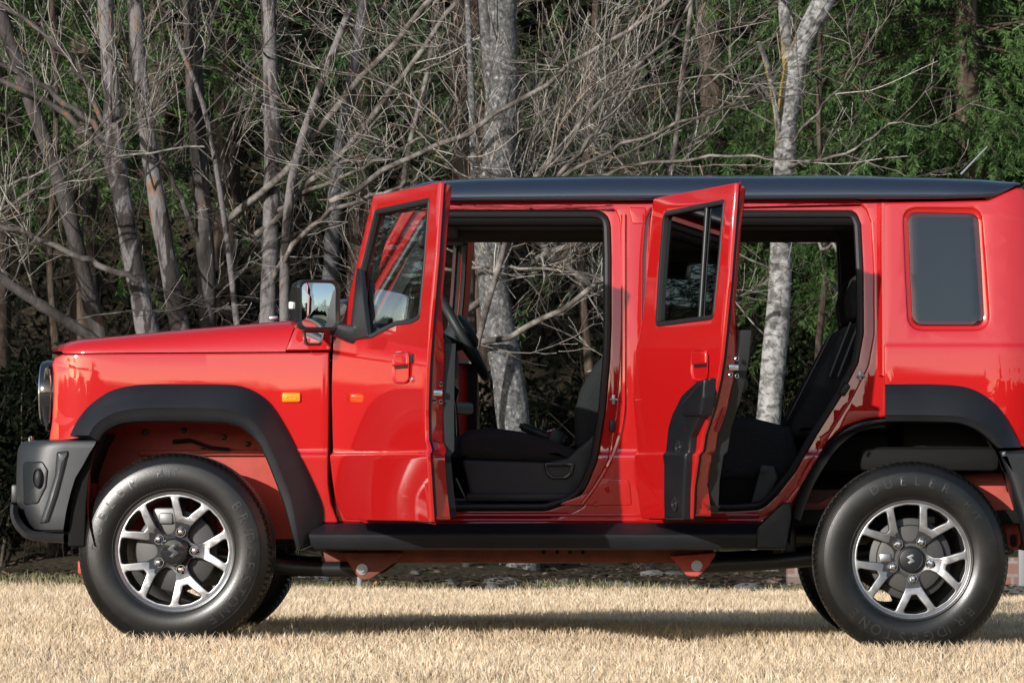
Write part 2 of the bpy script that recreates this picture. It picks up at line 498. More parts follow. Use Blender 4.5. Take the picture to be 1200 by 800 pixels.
GLASS_T = 0.004
for sg in (-1, 1):
    S = lambda mb: mb.side(sg)
    # front fender
    ff = cb(S(panel(rnd(UL(FENDER)), r=.006, t=.03, yf=fxz, grid=.045)), 'front_fender', 'red')
    # cowl corner between bonnet, door and windscreen
    cw = panel(rnd(UL([(334.5, 410.6, 2), (347, 379.5, 3), (352, 375.8, 4), (391, 379.5, 2), (387, 410.2, 2)])), r=.005, t=.06, yf=lambda x, z: fz(z) + .006 + max(0, z - 1.10) * .35)
    cb(S(cw), 'cowl_panel', 'red')
    # rear quarter with recessed side window
    q = panel(rnd(UL(QUARTER)), [rnd(UL(QWIN))], r=.007, t=.02, yf=fxz, grid=.045)
    # recess wall and lip round the window
    l0 = rnd(UL(QWIN)); l1 = inset(l0, .022); l0 = ccw(l0)
    q.loft([[(p[0], fxz(*p) + .004, p[1]) for p in l0], [(p[0], fxz(*p) + .009, p[1]) for p in offset_loop(l0, .006)],
            [(p[0], fxz(*p) + .012, p[1]) for p in offset_loop(l0, .030)]][::-1], close_u=True)
    qo = cb(S(q), 'rear_quarter', 'red')
    gl = rnd(UL([(1065, 247.5, 11), (1147, 249, 11), (1150, 300), (1153.5, 381, 12), (1069.5, 381, 12), (1067, 320)]))
    cb(S(panel(gl, r=.003, t=.012, yf=fxz, y0=.003)), 'quarter_window', 'privacy_glass')
    cb(S(panel(inset(gl, .002), [inset(gl, .030)], r=.003, t=.008, yf=fxz, y0=.022)), 'quarter_trim', 'liner')
    cb(S(panel(inset(gl, -.05), r=.003, t=.008, yf=fxz, y0=.16)), 'quarter_pale_panel', 'grey_trim')  # grey panel added behind the glass to lighten the middle of the window
    # door frame: outer stage and recessed flange
    fo, ro = rnd(UL(F_OPEN, -.70)), rnd(UL(R_OPEN, -.70))
    fro = rnd(UL(FRAME, -.71))
    # pressed relief in the lower centre pillar
    def y_out(x, z):
        return fz(z) + .036
    body = panel(fro, [grow(fo, 12), grow(ro, 12)], r=.008, t=.034, yf=y_out, grid=.06)
    fro2 = inset(fro, .004)
    body.join(panel(fro2, [fo, ro], r=.006, t=.02, yf=lambda x, z: fz(z) + .058, grid=.06))
    # step from the recessed frame out to the quarter panel
    zz = np.linspace(U(0, 440)[1], U(0, 237)[1], 14)
    xq = U(1036.2, 0)[0]
    body.loft([[(xq - .022, fz(z) + .036, z) for z in zz], [(xq - .014, fz(z) + .024, z) for z in zz], [(xq - .010, fz(z) + .010, z) for z in zz], [(xq - .006, fz(z) + .004, z) for z in zz], [(xq + .004, fz(z) + .003, z) for z in zz]])
    # pressed ridge of the centre pillar
    rl = []
    for dx, dy in ((-.010, .036), (-.004, .028), (.004, .027), (.012, .036)):
        rl.append([(U(731 + (0 if py < 470 else (py - 470) ** 2 * -.0034), 0)[0] + dx, fz(U(0, py)[1]) + dy, U(0, py)[1]) for py in range(250, 600, 10)])
    body.loft(rl)
    # two-stage sill flutes
    for py, rr in ((603.5, .006), (609.5, .006)):
        z = U(0, py)[1]
        body.tube([(U(430, 0)[0], fz(z) + .038, z), (U(890, 0)[0], fz(z) + .038, z)], rr, 8)
    body_o = cb(S(body), 'body_side', 'red')
    if sg < 0:
        pk = panel(rnd(UL([(648, 592, 3), (690, 577, 4), (706, 560, 4), (738, 562, 6), (741, 592, 4)], -.70)), r=.004, t=.006, yf=lambda x, z: fz(z) + .0335, back=False)
        # embossed patch
        cb(pk, 'pillar_embossing', 'red', parent=body_o)
        cb(panel(rnd(UL([(737, 242, 3), (757, 242, 3), (757, 262, 3), (741, 262, 3)], -.70)), r=.004, t=.006, yf=lambda x, z: fz(z) + .0335, back=False), 'pillar_embossing', 'red', parent=body_o)
        for (px, py) in ((712, 607 - 47 + 13), (698, 590)):
            x, z = U(px, py, -.70)
            t = MB(); t.lathe([(.0105, .0), (.0105, -.004), (.008, -.006), (.0005, -.006)], 20)
            cb(t.map(lambda p: (p[0] + x, p[1] + fz(z) + .036, p[2] + z)), 'grommet', 'red', parent=body_o)
    # weatherstrips
    for nm, lp in (('door_seal', fo), ('door_seal', ro)):
        w = MB()
        l = ccw(lp)
        rings = []
        for off, dy in ((-.004, .056), (.002, .046), (.011, .043), (.020, .048), (.024, .062), (.020, .085)):
            rings.append([(p[0], fz(p[1]) + dy, p[1]) for p in offset_loop(l, off)])
        w.loft(rings, close_u=True)
        cb(S(w), nm, 'seal_rubber', recalc=True)
    # dark inner pillar trims
    cb(S(panel(inset(fro, .03), [grow(fo, -3), grow(ro, -5)], r=.01, t=.05, yf=lambda x, z: fz(z) + .088, grid=.12)), 'pillar_trim', 'dark_trim')
    # striker, door switch
    for (px, py, qx, qy) in ((719, 468, 724.5, 492), (1008, 440, 1003, 466)):
        x, z = U(px, py, -.71)
        st = MB().box((x, fz(z) + .034, z), (.012, .004, .034), .0015)
        st.tube([(x - .012, fz(z) + .03, z + .0), (x - .012, fz(z) + .008, z + .0), (x + .012, fz(z) + .008, z + .0), (x + .012, fz(z) + .03, z)], .003, 8)
        cb(S(st), 'door_striker', 'steel')
        x2, z2 = (U(714 + 3.5, 499, -.71) if px < 900 else U(990, 456, -.71))
        sw = MB().box((x2, fz(z2) + .036, z2), (.022, .018, .046), .008, rot=.0 if px < 900 else .6)
        sw.tube([(x2, fz(z2) + .03, z2 + .008), (x2, fz(z2) + .014, z2 + .008)], .006, 10)
        cb(S(sw), 'door_switch', 'seal_rubber')
    # fender turn lamp
    x, z = U(341.5, 465.5)
    tl = MB().box((x, fz(z) - .003, z), (.066, .016, .034), .007, seg=3)
    to = cb(S(tl), 'side_lamp', 'amber_lens')
    tr = panel(rnd([(x - .020, z - .009, .006), (x + .020, z - .009, .006), (x + .020, z + .009, .006), (x - .020, z + .009, .006)]), [rnd([(x - .011, z - .006), (x + .011, z - .006), (x + .011, z + .003), (x - .011, z + .003)])], r=.001, t=.003, y0=fz(z) - .0125)
    cb(S(tr), 'lamp_frame', 'amber_lens', parent=to)
    # ------------------------------------------------ wheel-arch flares
    def arch(O, Rg, I, n, end_in=.06, yo=.004, yr=-.818, yi=-.806, base=None):
        o, g, i = (resample(crom(l, 8), n) for l in (O, Rg, I))
        def at(l, y, fn=None):
            return [(*U(px, py, -.745),) for px, py in l]
        A, G, I2 = at(o, 0), at(g, 0), at(i, 0)
        L = []
        mixp = lambda P, Q, t: [(a[0] * (1 - t) + c[0] * t, a[1] * (1 - t) + c[1] * t) for a, c in zip(P, Q)]
        fy = lambda x, z: fxz(x, max(z, .42))
        L.append([(p[0], fy(*p) + .012, p[1]) for p in A])
        L.append([(p[0], fy(*p) - .010, p[1]) for p in A])
        L.append([(p[0], fy(*p) - .017, p[1]) for p in mixp(A, G, .06)])
        for t in (.35, .7): L.append([(p[0], (fy(*p) - .017) * (1 - t) + yr * t, p[1]) for p in mixp(A, G, t)])
        L.append([(p[0], yr + .003, p[1]) for p in mixp(A, G, .93)])
        L.append([(p[0], yr, p[1]) for p in G])
        for t in (.12, .5, .9): L.append([(p[0], yr + .001 + (yi - yr) * t, p[1]) for p in mixp(G, I2, t)])
        L.append([(p[0], yi + .004, p[1]) for p in I2])
        L.append([(p[0], yi + .012, p[1]) for p in mixp(G, I2, 1.06)])
        L.append([(p[0], yi + end_in, p[1]) for p in mixp(G, I2, 1.08)])
        mb = MB().loft(L)
        k = len(L)
        for e in (0, n - 1):
            mb.add([l[e] for l in L], [tuple(range(k)) if e else tuple(reversed(range(k)))])
        return mb
    O = [(82, 510), (91, 492), (103.5, 476.5), (118, 465), (135, 456), (166.5, 450.5), (215, 450), (265.5, 450.5), (283, 452.5), (297, 457.5), (310, 466), (319.5, 476), (333, 497), (346.5, 523), (361, 552), (373.5, 580), (379, 600), (376, 628), (366, 634)]
    Rg = [(106, 510), (112, 500), (122, 491), (136, 484), (152, 480), (172, 478), (220, 477.5), (262, 479), (280, 483), (292, 489), (302, 498), (311, 510), (321, 530), (332, 556), (341, 580), (346, 601), (350, 625), (352, 636), (353, 641)]
    I = [(118, 517), (122, 509), (129, 503), (140, 497.5), (155, 494.5), (175, 493.5), (220, 493.5), (258, 494.5), (274, 497), (286, 502), (297, 511), (306, 522), (315, 541), (325, 566), (334, 590), (340, 612), (345, 630), (347.5, 638), (348.5, 643)]
    cb(S(arch(O, Rg, I, 60)), 'front_flare', 'plastic', angle=30)
    O = [(1037, 450), (1060, 450), (1090, 450), (1119, 451.5), (1135, 454.5), (1149, 460.5), (1161, 469), (1172, 480), (1182, 495), (1190, 510), (1197, 524)]
    Rg = [(1037, 486), (1060, 486), (1090, 486.3), (1117, 487.3), (1130, 489.5), (1142, 494), (1152, 500), (1160, 507), (1167, 515), (1171.5, 521), (1174.5, 524.5)]
    I = [(1037, 494), (1060, 494), (1090, 494.3), (1115, 495), (1127, 497), (1138, 501), (1147, 506), (1154.5, 512), (1161, 518), (1165, 522), (1168, 525)]
    rf = arch(O, Rg, I, 30, end_in=.05)
    # lip of the arch under the open door
    a = [(1037, 491), (1013, 494), (994, 501), (968, 524), (944, 565), (929, 606)]
    c = [(1037, 500), (1016, 503), (1000, 509), (977, 530), (953, 569), (938, 610)]
    pa, pc = resample(crom(a, 6), 24), resample(crom(c, 6), 24)
    rf.loft([[(*(lambda u: (u[0], fz(u[1]) + .06, u[1]))(U(*p)),) for p in pa], [(*(lambda u: (u[0], fz(u[1]) + .012, u[1]))(U(*p)),) for p in pa],
             [(*(lambda u: (u[0], fz(u[1]) + .006, u[1]))(U(*p)),) for p in pc], [(*(lambda u: (u[0], fz(u[1]) + .07, u[1]))(U(*p)),) for p in pc]])
    cb(S(rf), 'rear_flare', 'plastic', angle=30)
    # ------------------------------------------------ sill cladding
    def sill_x(py): return U(np.interp(py, [612, 625, 636, 645], [373, 363, 365, 370]), 0)[0]
    sec = [(612.6, -.715), (613.2, -.738), (615, -.745), (623.5, -.792), (625.0, -.800), (626.5, -.803), (629, -.803), (636, -.798), (641.5, -.790), (643.5, -.78), (644, -.72), (644, -.60)]
    xr = U(919, 0)[0]
    sl_ = MB().loft([[(sill_x(py) + (xr - sill_x(py)) * t, y, U(0, py)[1]) for t in np.linspace(0, 1, 8)] for py, y in sec])
    sl_.add([(sill_x(py), y, U(0, py)[1]) for py, y in sec], [tuple(range(len(sec)))])
    sl_.add([(xr, y, U(0, py)[1]) for py, y in sec], [tuple(reversed(range(len(sec))))])
    sl_.join(panel(rnd(UL([(886, 618, 2), (903, 601, 3), (916, 589, 4), (926, 588, 3), (927, 606, 3), (920, 643, 4), (886, 643, 2)])), r=.008, t=.10, y0=-.812))
    cb(S(sl_), 'sill_cladding', 'plastic', angle=30)
    # ------------------------------------------------ inner wings and liners
    def liner(I, n, y1, nm, mat, parent=None):
        i = resample(crom(I, 6), n)
        P = [U(*p) for p in i]
        mb = MB().loft([[(p[0], -.79, p[1]) for p in P], [(p[0], -.70, p[1] + .012) for p in P], [(p[0], y1, p[1] + .015) for p in P]])
        return cb(S(mb), nm, mat)
    liner([(112, 640), (104, 600), (108, 545), (122, 510), (155, 492), (260, 490), (290, 500), (318, 540), (338, 590), (352, 640)], 40, -.42, 'front_arch_liner', 'red_dull')
    xa, xb = U(105, 0)[0], U(392, 0)[0]
    wg = MB().box(((xa + xb) / 2, -.43, .62), (xb - xa, .03, .48), .004)
    wg.box(((xa + xb) / 2 + .05, -.455, U(0, 530)[1]), (xb - xa - .2, .02, .02), .004)
    wgo = cb(S(wg), 'inner_wing', 'red_dull')
    hw = MB()
    hw.tube([(U(195, 0)[0], -.47, U(0, 517)[1]), (U(215, 0)[0], -.475, U(0, 515)[1]), (U(240, 0)[0], -.475, U(0, 524)[1]), (U(262, 0)[0], -.475, U(0, 526)[1])], .007, 8)
    for px, py in ((170, 506), (215, 504), (262, 512), (290, 520), (237, 527)):
        x, z = U(px, py, -.46)
        t = MB(); t.lathe([(.010, 0), (.010, -.008), (.006, -.010), (.0005, -.010)], 12)
        hw.join(t.map(lambda p: (p[0] + x, p[1] - .446, p[2] + z)))
    cb(S(hw), 'brake_hose', 'black_metal', parent=wgo)
    # black splash guard ahead of the wheel
    sp = panel(rnd(UL([(80, 640, 3), (84, 575), (98, 535), (116, 512, 6), (128, 506, 4), (118, 524), (106, 556), (102, 590), (100, 640, 3)])), r=.006, t=.35, y0=-.77)
    cb(S(sp), 'splash_guard', 'liner')
    liner([(925, 640), (930, 600), (946, 562), (972, 520), (1010, 500), (1040, 494), (1112, 495), (1140, 503), (1162, 523), (1176, 555)], 40, -.40, 'rear_arch_liner', 'liner')
    rw = MB().box((U(1080, 0)[0], -.40, .66), (.76, .03, .24), .004)
    x, z = U(1130, 545); rw.box((x - .12, -.58, z + .02), (.50, .30, .09), .03)
    x, z = U(1000, 530); rw.box((x, -.50, z), (.30, .12, .16), .05)
    cb(S(rw), 'rear_inner_wing', 'liner')
    rb = panel(rnd(UL([(1100, 558, 2), (1150, 554, 4), (1190, 553, 4), (1202, 575, 4), (1203, 638, 8), (1194, 647, 8), (1186, 640, 6), (1181, 610, 6), (1160, 590, 6), (1120, 580, 3)])),
               [rnd(UL([(1189, 627, 4), (1197, 627, 4), (1197, 641, 4), (1189, 641, 4)])), rnd(UL([(1184, 568, 3), (1193, 566, 3), (1194, 576, 3), (1186, 577, 3)]))], r=.006, t=.05, y0=-.56)
    cb(S(rb), 'tow_bracket', 'red_dull')
    # ------------------------------------------------ chassis rail, brackets and arms
    ra = MB()
    zt, zb = U(0, 636)[1], U(0, 661)[1]
    x1, x2 = U(372, 0)[0], U(838, 0)[0]
    ra.box(((x1 + x2) / 2, -.47, (zt + zb) / 2), (x2 - x1, .07, zt - zb), .012)
    x3 = U(262, 0)[0]
    ra.box(((x3 + x1) / 2, -.40, .46), (x1 - x3 + .06, .07, .14), .012)
    x4 = U(1230, 0)[0]
    ra.box(((x2 + x4) / 2, -.42, .50), (x4 - x2, .07, .12), .012)
    ro_ = cb(S(ra), 'chassis_rail', 'rail')
    if sg < 0:
        for px in (637, 653, 668, 683):
            x, z = U(px, 646.5, -.505)
            h_ = MB().lathe([(.0075, 0), (.0065, -.003), (.0005, -.001)], 16)
            cb(h_.map(lambda p: (p[0] + x, p[1] - .504, p[2] + z)), 'rail_hole', 'liner', parent=ro_)
        x, z = U(97, 664, -.5)
        cb(MB().box((x, -.5, z), (.035, .03, .055), .010), 'tow_hook', 'red_dull')
    cb(S(panel(rnd(UL([(915, 622, 2), (937, 606, 3), (1002, 588, 3), (1002, 570, 3), (960, 590), (925, 585)])), r=.004, t=.04, y0=-.52)), 'rear_crossmember', 'red_dull')
    for pts, (bx, bz) in (([(372, 648, 2), (398, 650, 3), (412, 672, 8), (420, 681, 8), (431, 680, 8), (462, 658, 4), (470, 648, 2)], (421, 668)),
                          ([(786, 652, 2), (796, 664, 4), (806, 676, 8), (820, 677, 8), (832, 664, 4), (842, 648, 2)], (818, 664))):
        bk = panel(rnd(UL(pts)), r=.004, t=.06, y0=-.535)
        bo = cb(S(bk), 'arm_bracket', 'red_dull' if bx > 600 else 'rail')
        x, z = U(bx, bz); t = MB()
        t.lathe([(.020, .004), (.020, -.004), (.011, -.004), (.011, -.016), (.0005, -.016)], 18)
        cb(S(t.map(lambda p: (p[0] + x, p[1] - .535, p[2] + z))), 'arm_bolt', 'steel', parent=bo)
    a1, a2 = U(421, 668), U(215, 665)
    ar = MB().tube([(a1[0], -.50, a1[1]), (a1[0] - .25, -.50, a1[1] + .002), (a2[0] + .1, -.52, .315), (a2[0], -.52, .32)], .028, 12)
    b1, b2 = U(818, 664), U(1060, 650)
    cb(S(ar), 'trailing_arm', 'black_metal')
    ar = MB().tube([(b1[0], -.50, b1[1]), (b1[0] + .25, -.50, b1[1] + .012), (b2[0] - .1, -.50, .33), (b2[0], -.50, .32)], .030, 12)
    z = U(0, 660)[1]
    cb(S(ar), 'trailing_arm', 'black_metal')
    for wx in (-1.1875, 1.409):
        dm = MB()
        dm.tube([(wx + (.11 if wx < 0 else -.09), -.42, .30), (wx + (.07 if wx < 0 else -.02), -.46, .62)], .028, 12)
        cb(S(dm), 'damper', 'black_metal')
        cb(S(MB().tube([(wx, -.44, .36), (wx, -.44, .58)], [.05, .05], 16)), 'coil_spring', 'black_metal')
    cb(S(MB().box((U(1000 - 72, 0)[0] + .0, -.47, .36), (.05, .03, .16), .006)), 'brake_line_clip', 'black_metal')

# axles, gearbox, exhaust (in the dark below)
ax = MB()
for wx, wz, sd in ((-1.1875, .342, .15), (1.409, .312, -.05)):
    ax.tube([(wx, -.58, wz), (wx, .58, wz)], .038, 14)
    t = MB(); t.lathe([(.04, -.10), (.10, -.07), (.125, 0), (.10, .07), (.04, .10)], 20)
    ax.join(t.map(lambda p, wx=wx, wz=wz, sd=sd: (p[0] + wx, p[1] + sd, p[2] + wz)))
cb(ax, 'axle', 'black_metal')
gb = MB().box((-.25, .02, .43), (.9, .34, .22), .06).box((.95, .18, .45), (.55, .40, .20), .05)
gb.tube([(-1.1, .15, .36), (-.3, .1, .42), (1.35, -.05, .38)], .03, 12)
gb.tube([(-.5, .33, .40), (.5, .36, .39), (1.0, .42, .42), (1.7, .45, .45)], .026, 12)
cb(gb, 'underbody', 'black_metal')

# ---------------------------------------------------------------- roof
RX = [473, 480, 500, 560, 700, 850, 1000, 1100, 1150, 1168, 1180, 1191, 1196]
def roof_lines():
    L = []
    for px in RX:
        x = U(px, 0, -.66)[0]
        top = np.interp(px, [473, 480, 500, 560, 700, 1000, 1120, 1170, 1191, 1196], [228, 219, 213.5, 210, 207.2, 206.8, 209.5, 211.8, 213.2, 214.5])
        bot = np.interp(px, [473, 1100, 1150, 1168, 1180, 1191, 1196], [236.3, 233.2, 231.8, 230, 224, 217, 215.8])
        zt, zb = U(0, top, -.60)[1], U(0, bot, -.69)[1]
        h = zt - zb
        half = [(-.690, 0), (-.700, .05), (-.703, .16), (-.700, .35), (-.690, .60), (-.672, .82), (-.645, .955), (-.61, 1.0), (-.585, .97), (-.57, .99), (-.54, 1.06), (-.50, 1.12), (-.25, 1.24), (0, 1.28)]
        sh = np.interp(px, [473, 500, 1150, 1196], [.0, 0, 0, .05])
        ln = [(x, y + sh * abs(y) / .7, zb + h * f) for y, f in half]
        L.append(ln + [(p[0], -p[1], p[2]) for p in ln[-2::-1]])
    return L
rl = roof_lines()
rf = MB().loft(rl)
rf.add(rl[0], [tuple(range(len(rl[0])))]).add(rl[-1], [tuple(reversed(range(len(rl[-1]))))])
roof = cb(rf, 'roof', 'roof', recalc=True, angle=50)
# drip rail seam below it and the headliner
x1, x2 = U(486, 0)[0], U(1200, 0)[0]
hl = MB().box(((x1 + x2) / 2, 0, U(0, 250, -.66)[1] + .012), (x2 - x1, 1.22, .03), .01)
hl.box((x1 + .05, 0, U(0, 256, -.6)[1]), (.14, 1.16, .03), .012)
cb(hl, 'headliner', 'headliner')
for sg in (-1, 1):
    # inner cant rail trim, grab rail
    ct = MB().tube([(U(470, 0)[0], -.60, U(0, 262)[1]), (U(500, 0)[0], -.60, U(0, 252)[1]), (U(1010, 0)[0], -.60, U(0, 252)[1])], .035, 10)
    cb(ct.side(sg), 'cant_rail_trim', 'liner' if sg < 0 else 'headliner')  # near rail coloured black in place of shade; far one stays grey
ant = MB().tube([(U(1126, 206, 0)[0], 0, U(0, 206, 0)[1] + .005), (U(1157, 172, 0)[0], 0, U(0, 172, 0)[1])], [.0045, .0028], 8)
cb(ant, 'antenna', 'antenna_grey')

# ---------------------------------------------------------------- bonnet
HX = [70, 72, 76, 84, 95, 120, 160, 220, 280, 322, 334]
HB = dict(zip(HX, [412, 412.8, 413, 412.9, 412.7, 412.4, 412, 411.6, 411.0, 410.6, 410.4]))
HT = dict(zip(HX, [411, 407.5, 403.5, 400, 397.6, 394.8, 390.8, 385.2, 380, 376.3, 375.2]))
half = [(-.712, -.03), (-.712, 0.02), (-.708, .20), (-.700, .42), (-.684, .64), (-.66, .82), (-.62, .95), (-.55, 1.0), (-.40, 1.02), (-.2, 1.06), (0, 1.08)]
L = []
for i, px in enumerate(HX):
    zb, zt = U(0, HB[px])[1], U(0, HT[px], -.55)[1]
    ln = []
    fc = np.interp(px, [70, 76, 95, 130], [.07, .045, .015, 0])
    for y, f in half:
        x = U(px, 0)[0]
        if i >= 9: x += f * (.038 if i == 10 else .02)
        yy = y * (1 - fc * 1.0)
        x2 = x - .10 * (1 - (abs(y) / .712) ** 2) * np.interp(px, [70, 140], [1, 0])
        ln.append((x2, yy, zb + (zt - zb) * f))
    L.append(ln + [(p[0], -p[1], p[2]) for p in ln[-2::-1]])
hd = MB().loft(L)
hd.add(L[0], [tuple(range(len(L[0])))]).add(L[-1], [tuple(reversed(range(len(L[-1]))))])
hood = cb(hd, 'bonnet', 'red', recalc=True, angle=50)
for y in (-.45, .45):
    x, z = U(321, 374, y)
    cb(MB().box((x, y, U(321, 375.2, -.55)[1] + .012), (.03, .02, .012), .004), 'washer_jet', 'chrome', parent=hood)
# black lower edge under bonnet (shut line) and engine-bay block so that no light leaks
eb = MB().box((U(215, 0)[0], 0, .86), (.80, .84, .40), .03)
eb.box((U(215, 0)[0], 0, U(0, 416)[1] - .02), (.82, 1.36, .03), .005)
cb(eb, 'engine_bay', 'liner')
cg = MB().loft([[(U(343, 0)[0], y, U(0, 380)[1] - .01 + .01 * (1 - (y / .7) ** 2)) for y in np.linspace(-.68, .68, 9)],
                [(U(400, 0)[0], y, U(0, 381)[1] + .012 * (1 - (y / .7) ** 2)) for y in np.linspace(-.68, .68, 9)]])
cb(cg, 'cowl_grille', 'plastic')
# ---------------------------------------------------------------- windscreen
ws = []
for v in np.linspace(0, 1, 9):
    px, py = 401 + (478 - 401) * v, 382 + (240 - 382) * v
    x, z = U(px, py, -.68)
    hw_ = .665 - .05 * v
    ws.append([(x - .055 * (1 - (y / hw_) ** 2), y, z) for y in np.linspace(-hw_, hw_, 15)])
wso = cb(MB().loft(ws), 'windscreen', 'clear_glass', angle=None)
bd = MB()
bd.tube([ws[0][k] for k in range(15)], .014, 8); bd.tube([ws[-1][k] for k in range(15)], .016, 8)
for e in (0, -1): bd.tube([w[e] for w in ws], .009, 8)
cb(bd, 'windscreen_seal', 'seal_rubber', parent=wso)
for sg in (-1, 1):
    ap = MB(); a = U(404, 380, -.66); b_ = U(480, 241, -.64)
    ap.tube([(a[0] + .05, -.63, a[1]), (b_[0] + .05, -.60, b_[1])], .030, 10)
    cb(ap.side(sg), 'pillar_lining', 'grey_trim')
mi = MB().box((U(487, 0)[0], 0, U(0, 281, 0)[1]), (.035, .23, .065), .015)
mi.tube([(U(487, 0)[0], 0, U(0, 281, 0)[1]), (U(480, 0)[0], 0, U(0, 262, 0)[1])], .008, 8)
cb(mi, 'rear_view_mirror', 'dark_trim')

# ---------------------------------------------------------------- nose
xg = U(63, 0)[0]
gr = MB().box((xg + .02, 0, U(0, 470)[1]), (.05, 1.24, U(0, 424)[1] - U(0, 516)[1]), .012)
for k in range(5):
    gr.box((xg - .012, -.23 + k * .115, U(0, 470)[1]), (.03, .022, .17), .005)
gr.box((xg - .012, 0, U(0, 470)[1] + .09), (.035, 1.18, .018), .006).box((xg - .012, 0, U(0, 470)[1] - .10), (.035, 1.18, .018), .006)
cb(gr, 'grille', 'gloss_black')
np_ = panel(rnd(UL([(57, 518), (61, 490, 8), (63.5, 462), (66, 428, 8), (72, 418), (80, 418), (80, 518)], -.6)), r=.008, t=1.20, y0=-.60)
cb(np_, 'front_panel', 'red')
for sg in (-1, 1):
    hx, hz = U(56, 461, -.55)
    h = MB(); h.lathe([(.118, .06), (.120, .0), (.114, -.018), (.103, -.016), (.098, 0)], 48)
    T = Matrix.Translation((hx, -.545, hz)) @ Matrix.Rotation(-PI / 2, 4, 'Z')
    ho = cb(h.xf(T).side(sg), 'headlight', 'gloss_black')
    ln = MB(); ln.lathe([(.101, -.002), (.085, -.016), (.06, -.026), (.03, -.031), (.0005, -.033)], 40)
    cb(ln.xf(T).side(sg), 'lamp_lens', 'lamp_clear', parent=ho)
    rg = MB(); rg.lathe([(.109, -.018), (.106, -.023), (.101, -.018), (.099, -.004)], 48)
    cb(rg.xf(T).side(sg), 'lamp_ring', 'chrome', parent=ho)
    iz = MB(); x, z = U(62, 440, -.66)
    iz.box((x, -.668, z), (.03, .03, .03), .01)
    sd = panel(rnd(UL([(52.5, 431, 4), (59, 427, 3), (61, 470), (59, 496, 3), (55.5, 508, 3), (50.5, 490, 6), (49, 460)], -.64)), r=.006, t=.10, y0=-.655)
    tz_ = [(58.0, 432), (59.6, 450), (59.8, 475), (58.2, 495)]
    cb(MB().tube([(U(a_, 0, -.66)[0], -.662, U(0, b_, -.66)[1]) for a_, b_ in tz_], [.002, .004, .004, .002], 8).side(sg), 'lamp_trim', 'chrome', parent=ho)
    cb(sd.side(sg), 'lamp_surround', 'gloss_black')
# front bumper
LV = [515.5, 517, 520, 525, 531, 545, 560, 576, 592, 602, 612, 620, 623]
xf_ = [v - 10 for v in (30, 25, 22, 19.8, 18.8, 18.5, 18.5, 19, 20.5, 26, 33, 39.5, 44)]
xr_ = [115, 114.5, 113.5, 110.5, 106.5, 99, 90, 85, 81, 79, 77.5, 76, 76]
def bump_curve(py, n=41, shrink=0.0):
    z = U(0, py)[1]; a, c = U(np.interp(py, LV, xf_), 0)[0] + shrink, U(np.interp(py, LV, xr_), 0)[0]
    o = []
    for t in np.linspace(0, PI, n):
        k = 2 / 4.6
        o.append((c - (c - a) * abs(math.sin(t)) ** k, -(.805 - shrink) * math.copysign(abs(math.cos(t)) ** k, math.cos(t)), z))
    return o
bl = [bump_curve(py, shrink=.02 if i in (0, len(LV) - 1) else .004 if i in (1, len(LV) - 2) else 0) for i, py in enumerate(LV)]
bp = MB().loft(bl)
bp.loft([bl[0], [(c[0] + .10, c[1] * .85, c[2]) for c in bl[0]]]).loft([bl[-1], [(c[0] + .12, c[1] * .85, c[2]) for c in bl[-1]]])
# proud wing moulding behind the fog-lamp pocket
def bump_y(px, py):
    c = bump_curve(py, 201); x = U(px, 0)[0]
    h = [p for p in c if p[1] < 0]
    return float(np.interp(-x, [-p[0] for p in h], [p[1] for p in h]))
def on_bump(l, dy): return [(U(px, py)[0], bump_y(px, py) + dy, U(px, py)[1]) for px, py in l]
wing = [(68, 529), (84, 527), (80, 545), (71, 580), (60, 612), (47, 614), (57, 586), (66, 556)]
wm = panel(rnd(UL([(p[0], p[1], 3) for p in wing])), r=.018, t=.03, yf=lambda x, z: bump_y(VPX + (x - X0) * 331.3, VPY - (z - Z0) * 331.3) - .012, grid=.03)
bp.join(wm)
bump_o = cb(bp, 'front_bumper', 'bumper', angle=30, recalc=False)
for sg in (-1, 1):
    pk = panel(rnd(UL([(26, 541, 5), (52, 540, 6), (59, 551, 5), (57, 570, 5), (47, 590, 6), (28, 592, 5)])), r=.006, t=.012, yf=lambda x, z: bump_y(VPX + (x - X0) * 331.3, VPY - (z - Z0) * 331.3) - .004, grid=.03)
    cb(pk.side(sg), 'fog_pocket', 'plastic', parent=bump_o)
    fx_, fz_ = U(47, 560)
    fl = MB(); fl.lathe([(.040, .02), (.042, -.006), (.036, -.012), (.034, -.004), (.02, -.010), (.0005, -.013)], 32)
    fl.map(lambda p: (p[0] * .40, p[1], p[2] * .85)).xf(Matrix.Rotation(R(-24), 4, 'Z')).map(lambda p: (p[0] + fx_, p[1] + bump_y(47, 560) - .010, p[2] + fz_))
    cb(fl.side(sg), 'fog_lamp', 'dark_trim', parent=bump_o)
# skid bar under the bumper
sk = []
for py, a, c in ((600, 14.5, 60), (589, 12.8, 40)): pass
LV2 = [588, 592, 600, 612, 622, 630, 634, 637]
XA = [13.5, 12.2, 12.2, 15.5, 21, 30, 36, 44]
def sk_curve(py, inn, n=41):
    z = U(0, py)[1]; a = U(np.interp(py, LV2, XA) + inn, 0)[0]; c = U(76, 0)[0]
    k = 2 / 4.2
    return [(c - (c - a) * abs(math.sin(t)) ** k, -(.80 - inn * .001) * math.copysign(abs(math.cos(t)) ** k, math.cos(t)), z) for t in np.linspace(0, PI, n)]
lines = [sk_curve(py, 0) for py in LV2]
inner = [sk_curve(py, 10) for py in LV2]
